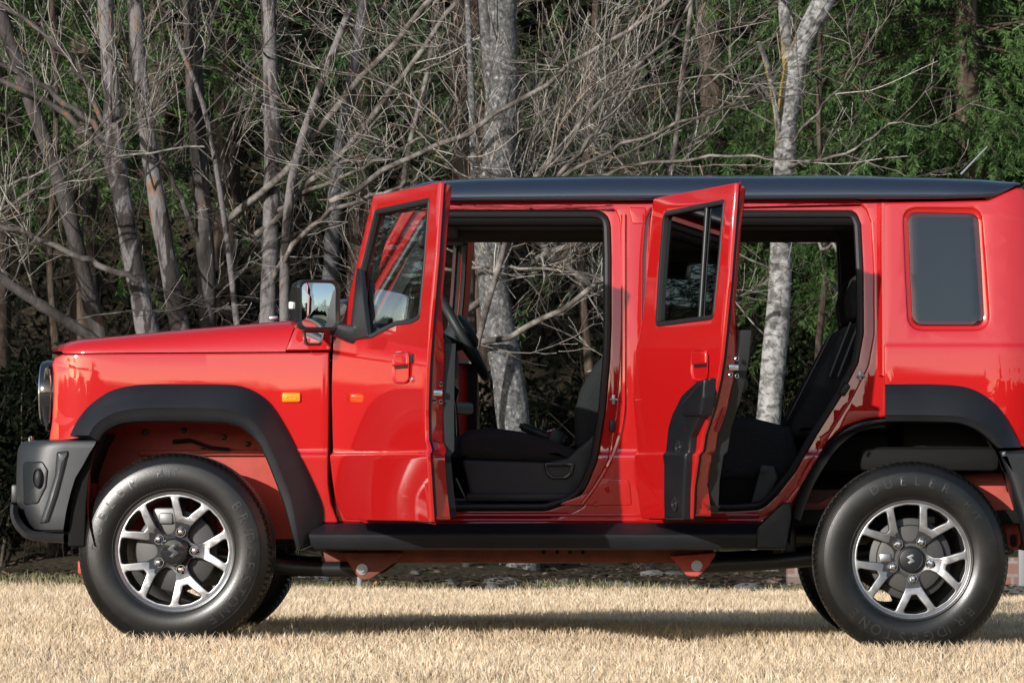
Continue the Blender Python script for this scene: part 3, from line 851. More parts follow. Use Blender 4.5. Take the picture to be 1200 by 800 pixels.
# only the front half of this loft rises; the sides stay a thin lip
def clip_low(l, lim):
    return l
skb = MB()
side_prof = [(13.0, 590), (12.2, 600), (15.5, 613), (22.5, 623), (36, 632), (76, 636.5)]
top_prof = [(22, 592), (22, 600), (25, 608), (31, 615.5), (42, 622), (76, 622.5)]
sp_o = resample(crom(side_prof, 6), 26); sp_i = resample(crom(top_prof, 6), 26)
for y0_, y1_ in ((-.78, .78),):
    A = [U(*p) for p in sp_o]; B = [U(*p) for p in sp_i]
    def ln(P, y, q): return [(p[0], y, p[1]) for p in P]
    mid = [((a[0] + b[0]) / 2, (a[1] + b[1]) / 2) for a, b in zip(A, B)]
    L = [ln(B, y0_ + .02, 0), ln(mid, y0_ - .012, 0), ln([(a[0] * .85 + b[0] * .15, a[1] * .85 + b[1] * .15) for a, b in zip(A, B)], y0_, 0), ln(A, y0_ + .02, 0),
         ln(A, y1_ - .02, 0), ln([(a[0] * .85 + b[0] * .15, a[1] * .85 + b[1] * .15) for a, b in zip(A, B)], y1_, 0), ln(mid, y1_ + .012, 0), ln(B, y1_ - .02, 0)]
    skb.loft(L)
cb(skb, 'skid_bar', 'bumper', parent=bump_o, angle=40)
for y in (-.62, .62):
    x, z = U(36, 516, y)
    cb(MB().tube([(x, y, z - .02), (x, y, z + .01), (x, y, z + .016)], [.010, .010, .004], 12), 'bonnet_stop', 'chrome', parent=bump_o)
x, z = U(15.5, 578, -.40)
cb(MB().box((x + .01, -.40, z), (.03, .05, .065), .008), 'plate_bracket', 'bumper', parent=bump_o)
# ---------------------------------------------------------------- tail
bk = MB().box((U(1205, 0)[0], 0, 1.02), (.05, 1.28, 1.15), .02)
cb(bk, 'back_door', 'red')
cb(MB().box((U(1206, 0)[0] + .028, 0, 1.36), (.012, 1.02, .36), .004), 'back_window', 'privacy_glass')
rbp = panel(rnd(UL([(1169.5, 528, 2), (1250, 526, 8), (1254, 590, 8), (1240, 625, 8), (1204, 648, 4), (1200.5, 624, 3), (1191.5, 592), (1180, 556)])), r=.02, t=1.60, y0=-.80)
cb(rbp, 'rear_bumper', 'plastic')
for y in (-.62, .62):
    cb(MB().box((U(1206, 0)[0] + .03, y, 1.14), (.03, .10, .20), .01), 'tail_lamp', 'red_lens')
lm = MB().box((U(1200, 0)[0], -.45, U(0, 238, -.45)[1]), (.05, .12, .04), .012)

# ---------------------------------------------------------------- interior
x1, x2 = U(398, 0)[0], U(1205, 0)[0]
fl = MB().box(((x1 + x2) / 2, 0, U(0, 606)[1]), (x2 - x1, 1.30, .05), .01)
fl.box((U(520, 0)[0] + .25, 0, .60), (1.1, .26, .20), .05)                     # tunnel
fl.box((U(1130, 0)[0], 0, .75), (.42, 1.1, .42), .03)                           # wheel-house / load floor
cb(fl, 'floor', 'liner')
ds = MB().box((U(450, 0)[0], 0, .84), (.30, 1.28, .62), .05)
ds.box((U(492, 0)[0], 0, U(0, 420)[1]), (.20, 1.24, .20), .05)
ds.box((U(455, 0)[0], 0, U(0, 393)[1] + .01), (.36, 1.26, .06), .025)
cb(ds, 'dashboard', 'dark_trim')
ks = panel(rnd(UL([(505, 505, 6), (540, 512, 6), (546, 540, 8), (540, 596), (500, 596)])), r=.01, t=.10, y0=-.12)
cb(ks, 'centre_console', 'dark_trim')
gl_ = MB().tube([(U(528, 0)[0], -.02, U(0, 510)[1]), (U(527, 0)[0], -.02, U(0, 480)[1]), (U(524, 0)[0], -.02, U(0, 458)[1])], [.012, .009, .009], 10)
gl_.tube([(U(524, 0)[0], -.02, U(0, 466)[1]), (U(523.5, 0)[0], -.02, U(0, 452)[1]), (U(523, 0)[0], -.02, U(0, 447)[1])], [.014, .026, .012], 12)
cb(gl_, 'gear_lever', 'gloss_black')
pl = MB().tube([(U(662, 0, 0)[0], .0, U(0, 518, 0)[1]), (U(640, 0, 0)[0], 0, U(0, 511, 0)[1]), (U(612, 0, 0)[0], 0, U(0, 499.5, 0)[1])], [.022, .018, .016], 10)
pl.tube([(U(612.5, 0, 0)[0], 0, U(0, 499.7, 0)[1]), (U(609, 0, 0)[0], 0, U(0, 498, 0)[1])], [.010, .010], 10)
cb(pl, 'parking_brake', 'dark_trim')
for y in (-.14, .14):
    bx, bz = U(650, 510, y)
    b_ = cb(MB().box((bx, y, bz - .02), (.05, .03, .08), .008, rot=.3), 'belt_buckle', 'dark_trim')
    cb(MB().box((bx - .012, y, bz + .016), (.034, .024, .012), .003, rot=.3 - .6), 'release_button', 'red_lens', parent=b_)
def seat(side, y0, y1):
    root = empty('front_seat', (.35 - .1, 0, 0), car)
    w = y1 - y0
    S2 = lambda mb: mb
    cushion = [(535, 512, 10), (545, 503.5, 14), (575, 500.5, 20), (610, 505, 20), (645, 515, 20), (676, 527, 6), (673, 540, 6), (640, 543), (548, 539, 10), (536, 532, 8)]
    cu = panel(rnd(UL(cushion)), r=.035, t=w, y0=y0, grid=.05, segs=4)
    cb(cu, 'cushion', 'cloth', root)
    base = [(540, 538, 4), (640, 541), (664, 536, 4), (700, 505, 8), (704, 520, 8), (690, 556, 8), (672, 588, 8), (552, 588, 8), (545, 560, 8)]
    cb(panel(rnd(UL(base)), r=.012, t=w - .02, y0=y0 + .01 - .014), 'seat_base', 'dark_trim', root)
    back = [(674, 527, 8), (673, 485, 20), (680, 457, 20), (697, 428, 14), (722, 400, 14), (756, 380, 14), (790, 376, 14), (800, 392, 12), (780, 420, 14), (740, 478, 14), (716, 528, 10)]
    cb(panel(rnd(UL(back, -.45)), r=.045, t=w - .04, y0=y0 + .02, grid=.05, segs=4), 'backrest', 'cloth', root)
    hr = [(752, 372, 10), (756, 330, 12), (776, 318, 10), (792, 330, 12), (790, 372, 10)]
    cb(panel(rnd(UL(hr, -.45)), r=.03, t=.26, y0=(y0 + y1) / 2 - .13, segs=4), 'headrest', 'cloth', root)
    if side < 0:
        lv = panel(rnd(UL([(636, 541.5, 4), (674, 541.5, 4), (671, 556, 4), (664, 561, 4), (646, 561, 4), (640, 556, 4)])), [rnd(UL([(640, 546, 2), (668, 546, 2), (665, 555, 3), (660, 558, 3), (648, 558, 3), (643, 554, 3)]))], r=.004, t=.02, y0=y0 - .016)
        cb(lv, 'recline_lever', 'gloss_black', root)
        cb(MB().box((U(608, 0)[0], y0 - .012, U(0, 583)[1]), (.38, .02, .03), .008), 'seat_rail', 'dark_trim', root)
        st = MB().tube([(U(533, 0)[0], y0 + .03, U(0, 560)[1]), (U(545, 0)[0], y0 + .03, U(0, 586)[1])], .003, 6)
        st.tube([(U(519, 0)[0], y0 + .03, U(0, 585)[1]), (U(553, 0)[0], y0 + .03, U(0, 586)[1])], .003, 6)
        cb(st, 'slide_bar', 'steel', root)
    return root
seat(-1, -.60, -.12)
seat(1, .12, .60)
rs = empty('rear_seat', (1.0 - .1, 0, 0), car)
cu = panel(rnd(UL([(838, 500, 14), (850, 486, 12), (885, 489, 20), (930, 500, 8), (940, 540, 10), (920, 562, 8), (842, 562, 10)])), r=.03, t=1.14, y0=-.57, segs=4)
cb(cu, 'cushion', 'cloth', rs)
cb(panel(rnd(UL([(846, 552, 4), (925, 552), (928, 600), (842, 600)])), r=.01, t=1.1, y0=-.55), 'seat_base', 'liner', rs)
bkr = panel(rnd(UL([(925, 512, 8), (932, 490, 8), (990, 382, 12), (1010, 374, 8), (1040, 385, 14), (1010, 430), (965, 512, 10)])), r=.035, t=1.12, y0=-.56, segs=4)
cb(bkr, 'backrest', 'cloth', rs)
for y in (-.46, .20):
    cb(panel(rnd(UL([(1001, 372, 8), (998, 345, 12), (1006, 318, 12), (1026, 314, 10), (1034, 340, 10), (1028, 374, 8)])), r=.03, t=.26, y0=y, segs=4), 'headrest', 'cloth', rs)
for y in (-.24,):
    pass
sb = MB()
for dx in (0, .03): sb.tube([(U(975 + dx * 331, 0)[0], -.585, U(0, 440)[1]), (U(1000 + dx * 331, 0)[0], -.585, U(0, 376)[1])], .006, 6)
cb(sb, 'belt_strap', 'dark_trim', rs)
bo = panel(rnd(UL([(879, 590, 3), (892, 545, 3), (907, 545, 3), (912, 560), (898, 588, 6)], -.62)), r=.005, t=.03, y0=-.625)
bo.join(MB().lathe([(.016, 0), (.016, -.008), (.006, -.010), (.0005, -.010)], 16).map(lambda p: (p[0] + U(897, 550)[0], p[1] - .625, p[2] + U(897, 550)[1])))
cb(bo, 'hinge_cover', 'dark_trim', rs)
# steering wheel on the far side
sw = MB(); n = 48
rim = [(0.185 * math.cos(2 * PI * k / n), 0, 0.185 * math.sin(2 * PI * k / n)) for k in range(n + 1)]
sw.tube(rim, .017, 12, cap=False)
for a in (0, PI, -PI / 2): sw.tube([(0, .0, 0), (.18 * math.cos(a), 0, .18 * math.sin(a))], [.03, .018], 10)
sw.lathe([(.0005, -.05), (.05, -.045), (.07, -.03), (.075, 0), (.05, .03), (.03, .10), (.03, .30)], 24)
sx, sz = U(541, 392, .33)
T = Matrix.Translation((sx, .33, sz)) @ Matrix.Rotation(R(-30), 4, 'Y') @ Matrix.Rotation(PI / 2, 4, 'Z')
cb(sw.xf(T), 'steering_wheel', 'dark_trim')
# ====================================================================== DOORS
class Door:
    def __init__(s, hpx, theta, hy=-.715):
        s.hx = U(hpx, 0)[0]; s.hy = hy; s.th = theta
        s.c, s.s = math.cos(theta), math.sin(theta)
    def open(s, p):
        dx, dy = p[0] - s.hx, p[1] - s.hy
        return (s.hx + dx * s.c + dy * s.s, s.hy - dx * s.s + dy * s.c, p[2])
    def du(s, px, py, off=0.0):
        """closed-door (x, z) of the skin point that shows at this place when the door stands open"""
        x, z = s.hx + .3, 1.0
        for _ in range(60):
            yc = fz(z) + off
            Y = s.hy - (x - s.hx) * s.s + (yc - s.hy) * s.c
            k = FOC / (Y - CAMY)
            Xw = X0 + (px - VPX) / k
            z = Z0 - (py - VPY) / k
            x = s.hx + (Xw - s.hx - (yc - s.hy) * s.s) / s.c
        return (x, z)
    def L(s, pts, off=0.0):
        return [s.du(p[0], p[1], off) + tuple(k / 331.0 for k in p[2:3]) for p in pts]

D_F = Door(391, R(68))
D_R = Door(744, R(69))

def door_parts(D, sg, outline, hole, front):
    put = lambda mb: mb.map(D.open).side(sg)
    nm = 'front_door' if front else 'rear_door'
    ol = rnd(outline); hl = rnd(hole)
    skin = panel(ol, [hl], r=.004, t=.012, yf=lambda x, z: fz(z), grid=.04)
    inn = inset(ol, .016)
    shell = panel(inn, [inset(hl, -.004)], r=.008, t=.060, yf=lambda x, z: fz(z) + .022, grid=.06)
    # the closing edge slants inwards and the window frame is thinner than the door body
    xm_ = sum(p[0] for p in inn) / len(inn)
    er = sorted([(p[1], p[0]) for p in inn if p[0] > xm_ and p[1] > min(q[1] for q in inn) + .01 and p[1] < max(q[1] for q in inn) - .01])
    ez, ex = [e[0] for e in er], [e[1] for e in er]
    def thin(p):
        k = float(np.interp(p[2], [1.0, 1.18], [1.0, .55])); b0 = fz(p[2]) + .022
        dep = max(0, p[1] - b0)
        xe = float(np.interp(p[2], ez, ex)); w_ = max(0, min(1, (p[0] - xe + .035) / .035))
        return (p[0] - dep * .62 * w_, b0 + (p[1] - b0) * k, p[2])
    shell.map(thin)
    skin.join(shell)
    d = cb(put(skin), nm, 'red')
    es = panel(inset(ol, .010), [inset(hl, -.002)], r=.002, t=.016, yf=lambda x, z: fz(z) + .010, grid=.12)
    cb(put(es), 'edge_seal', 'seal_rubber', parent=d)
    # window seal and glass
    ws_ = MB(); hc = ccw(hl)
    for prof_ in (((-.005, .010), (-.005, -.001), (-.002, -.0035), (.008, -.0035), (.0115, -.001), (.0125, .012)), ((-.004, .050), (.004, .040), (.014, .040), (.016, .046), (.016, .058))):
        ws_.loft([[(p[0], fz(p[1]) + dy, p[1]) for p in offset_loop(hc, of)] for of, dy in prof_], close_u=True)
    cb(put(ws_), 'window_seal', 'seal_rubber', parent=d, recalc=True)
    gl = panel(inset(hl, .002), r=.0005, t=.004, yf=lambda x, z: fz(z), y0=.012, grid=.2, segs=1)
    cb(put(gl), 'window_glass', 'clear_glass' if front else 'tinted_glass', parent=d)
    # trim on the inside
    zt = min(p[1] for p in hl) - .03
    tr = [p for p in inset(ol, .045)]
    xr_ = max(p[0] for p in ol) - (.10 if front else .055)
    tr = [(min(p[0], xr_), p[1]) for p in tr]
    tr = [(p[0], min(p[1], zt)) for p in tr]
    tr = loop_clean(tr)
    cb(put(panel(tr, r=.015, t=.05, yf=lambda x, z: fz(z), y0=.072, grid=.12)), 'door_trim', 'dark_trim', parent=d)
    ar = MB(); xs = [p[0] for p in tr]; xm = (min(xs) + max(xs)) / 2
    ar.box((xm, -.745 + .14, zt - .18), ((max(xs) - min(xs)) * .7, .06, .05), .018)
    cb(put(ar), 'armrest', 'dark_trim', parent=d)
    return d, put, ol, hl

F_OUT = [(437, 229.5, 3), (516.5, 213, 2), (513.5, 260), (510.7, 302), (506.5, 350), (502.5, 397), (500, 430), (498.3, 480), (498.8, 515), (500.3, 533, 1), (501.2, 545), (502.5, 565), (505.5, 611, 2),
         (404, 608.5, 6), (394, 590, 12), (389, 560), (388.5, 470), (390.5, 400, 4), (402, 376)]
F_HOLE = [(440.5, 247, 5), (502.8, 233.2, 5), (498, 300), (493.5, 352), (491.5, 372.5, 7), (482, 377.6, 6), (464, 379.8), (449, 387, 8), (436, 394.5, 4), (416, 397.5, 2), (420, 330)]
R_OUT = [(765, 232.5, 8), (862.3, 214.2, 2), (858, 270), (853.5, 330), (847.5, 392), (844.5, 420), (840.5, 446), (833, 480), (823, 510), (815, 540), (810.5, 570), (809, 607.8, 2),
         (751, 607.5, 5), (745, 560), (743.5, 537, 2), (742, 470), (744.5, 411, 6), (753, 374), (757, 327)]
R_HOLE = [(778, 249.5, 10), (849, 235, 5), (843.5, 300), (836, 372.5, 8), (769, 381.5, 8), (772.5, 320)]

for sg in (-1, 1):
    # -------------------------------------------------------------- front
    d, put, ol, hl = door_parts(D_F, sg, D_F.L(F_OUT), D_F.L(F_HOLE), True)
    sail = panel(rnd(D_F.L([(420.5, 314, 1), (424.5, 315, 1), (433, 394.5, 2), (411, 399.5, 2), (413.5, 376)])), r=.004, t=.016, yf=lambda x, z: fz(z), y0=-.008)
    cb(put(sail), 'mirror_sail', 'plastic', parent=d)
    # handle: flap and grip recess
    def handle(D, put, d, pts, ptr, key):
        a = panel(rnd(D.L(pts)), r=.006, t=.022, yf=lambda x, z: fz(z), y0=-.012)
        h = cb(put(a), 'door_handle', 'red', parent=d)
        rc = D.L(ptr); cx = sum(p[0] for p in rc) / len(rc); cz = sum(p[1] for p in rc) / len(rc)
        wx = max(p[0] for p in rc) - min(p[0] for p in rc); wz = max(p[1] for p in rc) - min(p[1] for p in rc)
        b = MB(); n = 28; rows = []
        for k, dep in ((1.0, -.002), (.93, -.0035), (.86, .002), (.6, .010), (.0, .012)):
            rows.append([(cx + wx / 2 * k * math.copysign(abs(math.cos(t)) ** .5, math.cos(t)), fz(cz) + dep - .004, cz + wz / 2 * k * math.copysign(abs(math.sin(t)) ** .5, math.sin(t))) for t in np.linspace(0, 2 * PI, n, endpoint=False)])
        b.loft(rows[:2] + rows[2:], close_u=True)
        cb(put(b), 'handle_cup', 'red', parent=d, recalc=False)
        # black panel set lower than the flap, standing in for its shade
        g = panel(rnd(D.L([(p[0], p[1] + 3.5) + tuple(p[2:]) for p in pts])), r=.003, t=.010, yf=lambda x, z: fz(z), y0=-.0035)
        cb(put(g), 'handle_shade', 'seal_rubber', parent=d)
        if key:
            kx, kz = D.du(483.5, 444)
            kb = MB().lathe([(.011, 0), (.011, -.005), (.009, -.007), (.0005, -.006)], 20).map(lambda p: (p[0] + kx, p[1] + fz(kz), p[2] + kz))
            cb(put(kb), 'key_cylinder', 'chrome', parent=d)
            kx2, kz2 = D.du(483.5, 420)
            kb = MB().box((kx2, fz(kz2) - .003, kz2), (.020, .008, .032), .003)
            cb(put(kb), 'keyless_button', 'seal_rubber', parent=d)
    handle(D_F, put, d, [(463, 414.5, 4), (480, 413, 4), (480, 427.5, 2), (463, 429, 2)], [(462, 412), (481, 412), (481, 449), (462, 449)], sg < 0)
    # latch on the closing edge
    def latch(D, put, d, px, py, bolts):
        """on the end face: seen square-on, so work in (inward, z) on the face plane"""
        lt = MB(); xe = D.du(px, py)[0] - .014
        z = D.du(px, py)[1]
        lt.box((xe - .018, fz(z) + .052, z), (.016, .036, .020), .003)
        cb(put(lt), 'latch', 'chrome', parent=d)
        for dy, dz in bolts:
            t = MB().lathe([(.0075, 0), (.0075, -.003), (.005, -.005), (.0005, -.005)], 14).xf(Matrix.Rotation(PI / 2, 4, 'Z'))
            t.map(lambda p: (p[0] + xe + .001 - (dy - .022) * .62, p[1] + fz(z) + dy, p[2] + z + dz))
            cb(put(t), 'latch_screw', 'chrome', parent=d)
    latch(D_F, put, d, 498.5, 460, ((.070, .030), (.040, -.026), (.070, -.029)))
    # -------------------------------------------------------------- door mirror (moves with the door)
    dv = Vector((D_F.c, -D_F.s, 0)); nv = Vector((-D_F.s, -D_F.c, 0))
    cen = Vector((U(373, 0, -.96)[0], -.96, U(0, 357.5, -.96)[1]))
    ax_ = Matrix((tuple(nv), tuple(dv), (0, 0, 1))).transposed().to_4x4()
    # local: x = outward, y = towards the rear of the door, z up
    W, H = .158, .178
    def ring(w, h, y, r, n=9, ox=0, oz=0):
        pts = rnd([(-w / 2, -h / 2, r), (w / 2, -h / 2, r), (w / 2, h / 2, r), (-w / 2, h / 2, r)], n)
        return [(p[0] + ox, y, p[1] + oz) for p in pts]
    hs = MB().loft([ring(W * .5, H * .5, -.115, .03, ox=.008), ring(W * .82, H * .80, -.105, .04, ox=.006), ring(W * .97, H * .95, -.07, .038, ox=.003), ring(W * 1.0, H * .99, -.03, .034), ring(W * 1.01, H, .0, .030), ring(W * 1.0, H * .99, .006, .029),
                    ring(W * .92, H * .925, .009, .026), ring(W * .79, H * .87, .006, .024), ring(W * .76, H * .85, -.006, .024)], close_u=True)
    hs.add(ring(W * .5, H * .5, -.115, .03, ox=.008), [tuple(range(len(ring(1, 1, 0, .03))))])
    T = Matrix.Translation(cen) @ ax_
    mo = cb(hs.xf(T).side(sg), 'door_mirror', 'gloss_black', recalc=True)
    # convex glass: concentric rounded rings over a shallow dome, aimed slightly upwards
    g = MB(); rings = []
    for k in np.linspace(1, .08, 9):
        rings.append([(p[0], .0085 - (p[0] ** 2 + p[2] ** 2) / (2 * .95) - .0016 * p[2] / (H / 2), p[2]) for p in ring(W * .78 * k, H * .865 * k, 0, .022 * k, n=6)])
    g.loft(rings, close_u=True); g.add(rings[-1], [tuple(range(len(rings[-1])))])
    cb(g.xf(T).side(sg), 'mirror_glass', 'mirror_glass', parent=mo, angle=None)
    arm = MB()
    a0 = cen + nv * -.062 + Vector((0, 0, -.082)) + dv * -.03
    a1 = Vector(D_F.open((D_F.du(414, 394)[0], fz(1.13) - .006, D_F.du(414, 392)[1])))
    for q in (0,):
        dirv = (a1 - a0)
        n_ = 8; rings = []
        for t in np.linspace(0, 1, n_):
            c = a0 + dirv * t
            hh = .022 + .010 * t; ww = .030
            rings.append([tuple(c + dv * (ww * math.copysign(abs(math.cos(b)) ** .6, math.cos(b))) + Vector((0, 0, hh * math.copysign(abs(math.sin(b)) ** .6, math.sin(b))))) for b in np.linspace(0, 2 * PI, 16, endpoint=False)])
        arm.loft(rings, close_u=True)
    cb(arm.side(sg), 'mirror_arm', 'plastic', parent=mo, recalc=True)
    # repeater and the small downward mirror
    rp = MB().box(tuple(cen + nv * .079 + dv * -.055 + Vector((0, 0, .0))), (.022, .02, .026), .005)
    cb(rp.side(sg), 'repeater_lens', 'lamp_clear', parent=mo)
    um = MB()
    pl_ = rnd([(-.040, .012, .006), (.040, .012, .006), (.028, -.040, .014), (-.028, -.040, .014)])
    def at_(p, y): return tuple(cen + nv * (p[0] + .012) + Vector((0, 0, p[1] - H / 2 - .012)) + dv * y)
    um.loft([[at_((p[0] * .8, p[1] * .8), -.06) for p in pl_], [at_(p, -.035) for p in pl_], [at_(p, -.012) for p in pl_], [at_((p[0] * .93, p[1] * .9), -.009) for p in pl_], [at_((p[0] * .76, p[1] * .70 - .004), -.014) for p in pl_]], close_u=True)
    cb(um.side(sg), 'lower_mirror', 'gloss_black', parent=mo, recalc=True)
    ug = MB().add([at_((p[0] * .78, p[1] * .72 - .004), -.0125) for p in pl_], [tuple(range(len(pl_)))])
    cb(ug.side(sg), 'lower_mirror_glass', 'mirror_glass', parent=mo)
    # -------------------------------------------------------------- rear
    d, put, ol, hl = door_parts(D_R, sg, D_R.L(R_OUT), D_R.L(R_HOLE), False)
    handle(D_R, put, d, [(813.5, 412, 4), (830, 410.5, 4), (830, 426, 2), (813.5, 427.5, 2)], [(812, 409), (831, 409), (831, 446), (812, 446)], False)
    latch(D_R, put, d, 846.5, 430, ((.070, .030), (.040, -.026), (.070, -.029)))
    br = MB(); a, c = D_R.du(826.5, 241), D_R.du(818, 373)
    br.tube([(a[0], fz(a[1]) + .008, a[1]), (c[0], fz(c[1]) + .008, c[1])], .009, 10)
    cb(put(br), 'glass_divider', 'plastic', parent=d)
    clad = [(839.5, 442.5, 2), (823, 447.5, 12), (807, 462, 12), (796, 484, 10), (791, 500, 10), (787, 530, 10), (786, 545), (786.3, 608.5, 2), (808.8, 608.5, 2), (809.5, 575), (811.5, 540), (817, 512), (828, 489), (835, 476), (837.5, 460)]
    cm = panel(rnd(D_R.L(clad)), r=.010, t=.036, yf=lambda x, z: fz(z), y0=-.028, grid=.03)
    # raised lip with the lit facet at the top
    top = [(839.2, 444, 2), (832, 449, 2), (812.5, 471, 3), (811.5, 486.5, 3), (834.5, 487.5, 3), (838, 466, 3)]
    cm.join(panel(rnd(D_R.L(top)), r=.012, t=.045, yf=lambda x, z: fz(z), y0=-.046))
    co = cb(put(cm), 'arch_cladding', 'plastic', parent=d)
    for px, py in ((805, 524), (800.5, 590)):
        x, z = D_R.du(px, py)
        t = MB().lathe([(.024, 0), (.024, -.006), (.020, -.009), (.0175, -.004), (.010, -.003), (.008, -.006), (.0005, -.007)], 28)
        cb(put(t.map(lambda p: (p[0] + x, p[1] + fz(z) - .027, p[2] + z))), 'cladding_clip', 'gloss_black', parent=d)

# ====================================================================== WHEELS
def text_mesh(ch, size, ext):
    cu = bpy.data.curves.new('letter_outline', 'FONT')
    cu.body = ch; cu.size = size; cu.extrude = ext; cu.offset = size * .014
    cu.align_x = 'CENTER'
    o = bpy.data.objects.new('letter_outline', cu); COL.objects.link(o)
    dg = bpy.context.evaluated_depsgraph_get()
    me = bpy.data.meshes.new_from_object(o.evaluated_get(dg))
    v = [x.co[:] for x in me.vertices]; f = [tuple(p.vertices) for p in me.polygons]
    bpy.data.objects.remove(o); bpy.data.meshes.remove(me); bpy.data.curves.remove(cu)
    return v, f

def arc_text(mb, s, r, a0, size, ysurf, pitch, ext=.0012, inward=False):
    """letters round the sidewall, clockwise from angle a0 (degrees), tops outwards"""
    a = a0
    for ch in s:
        if ch != ' ':
            v, f = text_mesh(ch, size, ext)
            for_v = []
            th = R(a)
            for x, y, z in v:
                rr = r + y
                t = th - x / (r + size * .35)
                for_v.append((rr * math.cos(t), ysurf(rr) - z - ext * .6, rr * math.sin(t)))
            mb.add(for_v, f)
        a -= pitch * (.55 if ch in 'I1/' else 1.0)

TP = [(.196, -.074), (.203, -.083), (.209, -.088), (.213, -.0885), (.216, -.0895), (.2175, -.0925), (.2195, -.0925), (.221, -.0905), (.232, -.0955), (.245, -.0985), (.262, -.1000), (.282, -.0990), (.300, -.0955),
      (.305, -.0943), (.3062, -.0958), (.3085, -.0952), (.3098, -.0925), (.318, -.0880), (.327, -.0815), (.3300, -.0795), (.3345, -.0755), (.3395, -.0700), (.3432, -.0620), (.3452, -.0540)]
tread = [(.3458, -.047), (.3460, -.0455), (.3385, -.0445), (.3385, -.0375), (.3462, -.0365), (.3468, -.019), (.3388, -.018), (.3388, -.010), (.3468, -.009), (.3470, 0)]
prof = TP + tread
prof = prof + [(r, -y) for r, y in prof[-2::-1]]
_tpr = [r for r, _ in TP]; _tpy = [y for _, y in TP]
def wall_y(r): return float(np.interp(r, _tpr, _tpy))
NT = 360
def tread_mod(i, k, r):
    m = len(prof); j = min(i, m - 1 - i)
    if 20 <= j <= 24:
        if k % 4 == 0: return r - .0045 * (1 if j > 20 else .4)
    elif 27 < j < 34 and r > .342 and (k + (2 if j < 30 else 0)) % 4 == 0: return r - .003
    return r
tyre_src = MB().lathe(prof, NT, rmod=tread_mod)
# alloy: one dished disc pierced by ten windows
def pol(r, a): return (r * math.cos(R(a)), r * math.sin(R(a)))
def spoke_holes(rot):
    H = []
    for k in range(5):
        a = 72 * k + rot
        small = [pol(.1915, a - 13.7) + (.009,), pol(.1925, a) + (.03,), pol(.1915, a + 13.7) + (.009,), pol(.146, a + 7.2) + (.009,), pol(.128, a + 3.6) + (.0065,), pol(.128, a - 3.6) + (.0065,), pol(.146, a - 7.2) + (.009,)]
        H.append(rnd(small, 4))
        b = a + 36
        big = [pol(.1915, b - 13.8) + (.009,), pol(.1925, b) + (.03,), pol(.1915, b + 13.8) + (.009,), pol(.128, b + 17.6) + (.010,), pol(.106, b + 19.4) + (.010,), pol(.078, b + 17.6) + (.009,), pol(.066, b + 10) + (.010,), pol(.064, b) + (.010,), pol(.066, b - 10) + (.010,), pol(.078, b - 17.6) + (.009,), pol(.106, b - 19.4) + (.010,), pol(.128, b - 17.6) + (.010,)]
        H.append(rnd(big, 4))
    return H
circ = lambda r, n=120: [(r * math.cos(2 * PI * k / n), r * math.sin(2 * PI * k / n)) for k in range(n)]
def dish(x, z):
    r = math.hypot(x, z)
    return float(np.interp(r, [0, .045, .060, .085, .115, .17, .205], [.028, .026, .022, .012, .002, -.003, -.002]))
spokes = panel(circ(.2015), spoke_holes(0), r=.0045, t=.030, yf=dish, y0=-.078, grid=.018)
# machined faces vs dark pockets
def pocket_split(mb):
    for k, q in enumerate(mb.f):
        P = [Vector(mb.v[i]) for i in q[:3]]
        n = (P[1] - P[0]).cross(P[2] - P[0])
        r = sum(math.hypot(mb.v[i][0], mb.v[i][2]) for i in q) / len(q)
        mb.mi[k] = 0 if (n.length > 0 and n.y / n.length < -.90 and r > .104) else 1
pocket_split(spokes)
rim_lip = MB().lathe([(.1985, -.068), (.1985, -.078), (.2000, -.0815), (.2035, -.0835), (.2065, -.0870), (.2090, -.0880), (.2115, -.0870), (.2125, -.0840), (.2095, -.080)], 120)
barrel = MB().lathe([(.1990, -.075), (.1960, -.060), (.190, -.03), (.186, .03), (.196, .085)], 96)
barrel.mi = [1] * len(barrel.f)
rim_src = MB().join(spokes).join(rim_lip).join(barrel)
lug_one = MB().lathe([(.0135, .01), (.0135, -.010), (.0120, -.0155), (.0075, -.0195), (.0005, -.0205)], 6)
lug_one.lathe([(.0155, -.001), (.0155, .004)], 16).lathe([(.0185, .006), (.0175, -.0015), (.0155, -.0015)], 20)
lug_one.map(lambda p: (p[0] + .0698, p[1] - .064, p[2]))
disc_src = MB().lathe([(.06, .012), (.06, .000), (.140, .000), (.145, .003), (.145, .018), (.06, .018)], 72)
cal_src = MB().box((-.03, -.012, .125), (.11, .05, .055), .010).box((-.035, -.035, .115), (.05, .02, .04), .008).box((.015, -.035, .118), (.03, .02, .03), .006)

def emblem(size):
    """slanted angular badge made of two hooked strokes"""
    half = [(-.84, .26), (.12, 1.0), (.50, .70), (.04, .32)]
    s_ = half + [(-p[0], -p[1]) for p in half]
    return [(p[0] * size, p[1] * size) for p in s_]

WORDS_F = [('BRIDGESTONE', 35, .050, 9.9, .2600), ('DUELER', 176, .046, 10.8, .2620), ('H/T', 100, .034, 7.4, .2650), ('195/80R15', 118, .014, 3.1, .232)]
WORDS_R = [('DUELER', 118, .046, 10.8, .2620), ('H/T', 44, .034, 7.4, .2650), ('BRIDGESTONE', 318, .050, 9.9, .2600), ('195/80R15', 60, .014, 3.1, .232)]

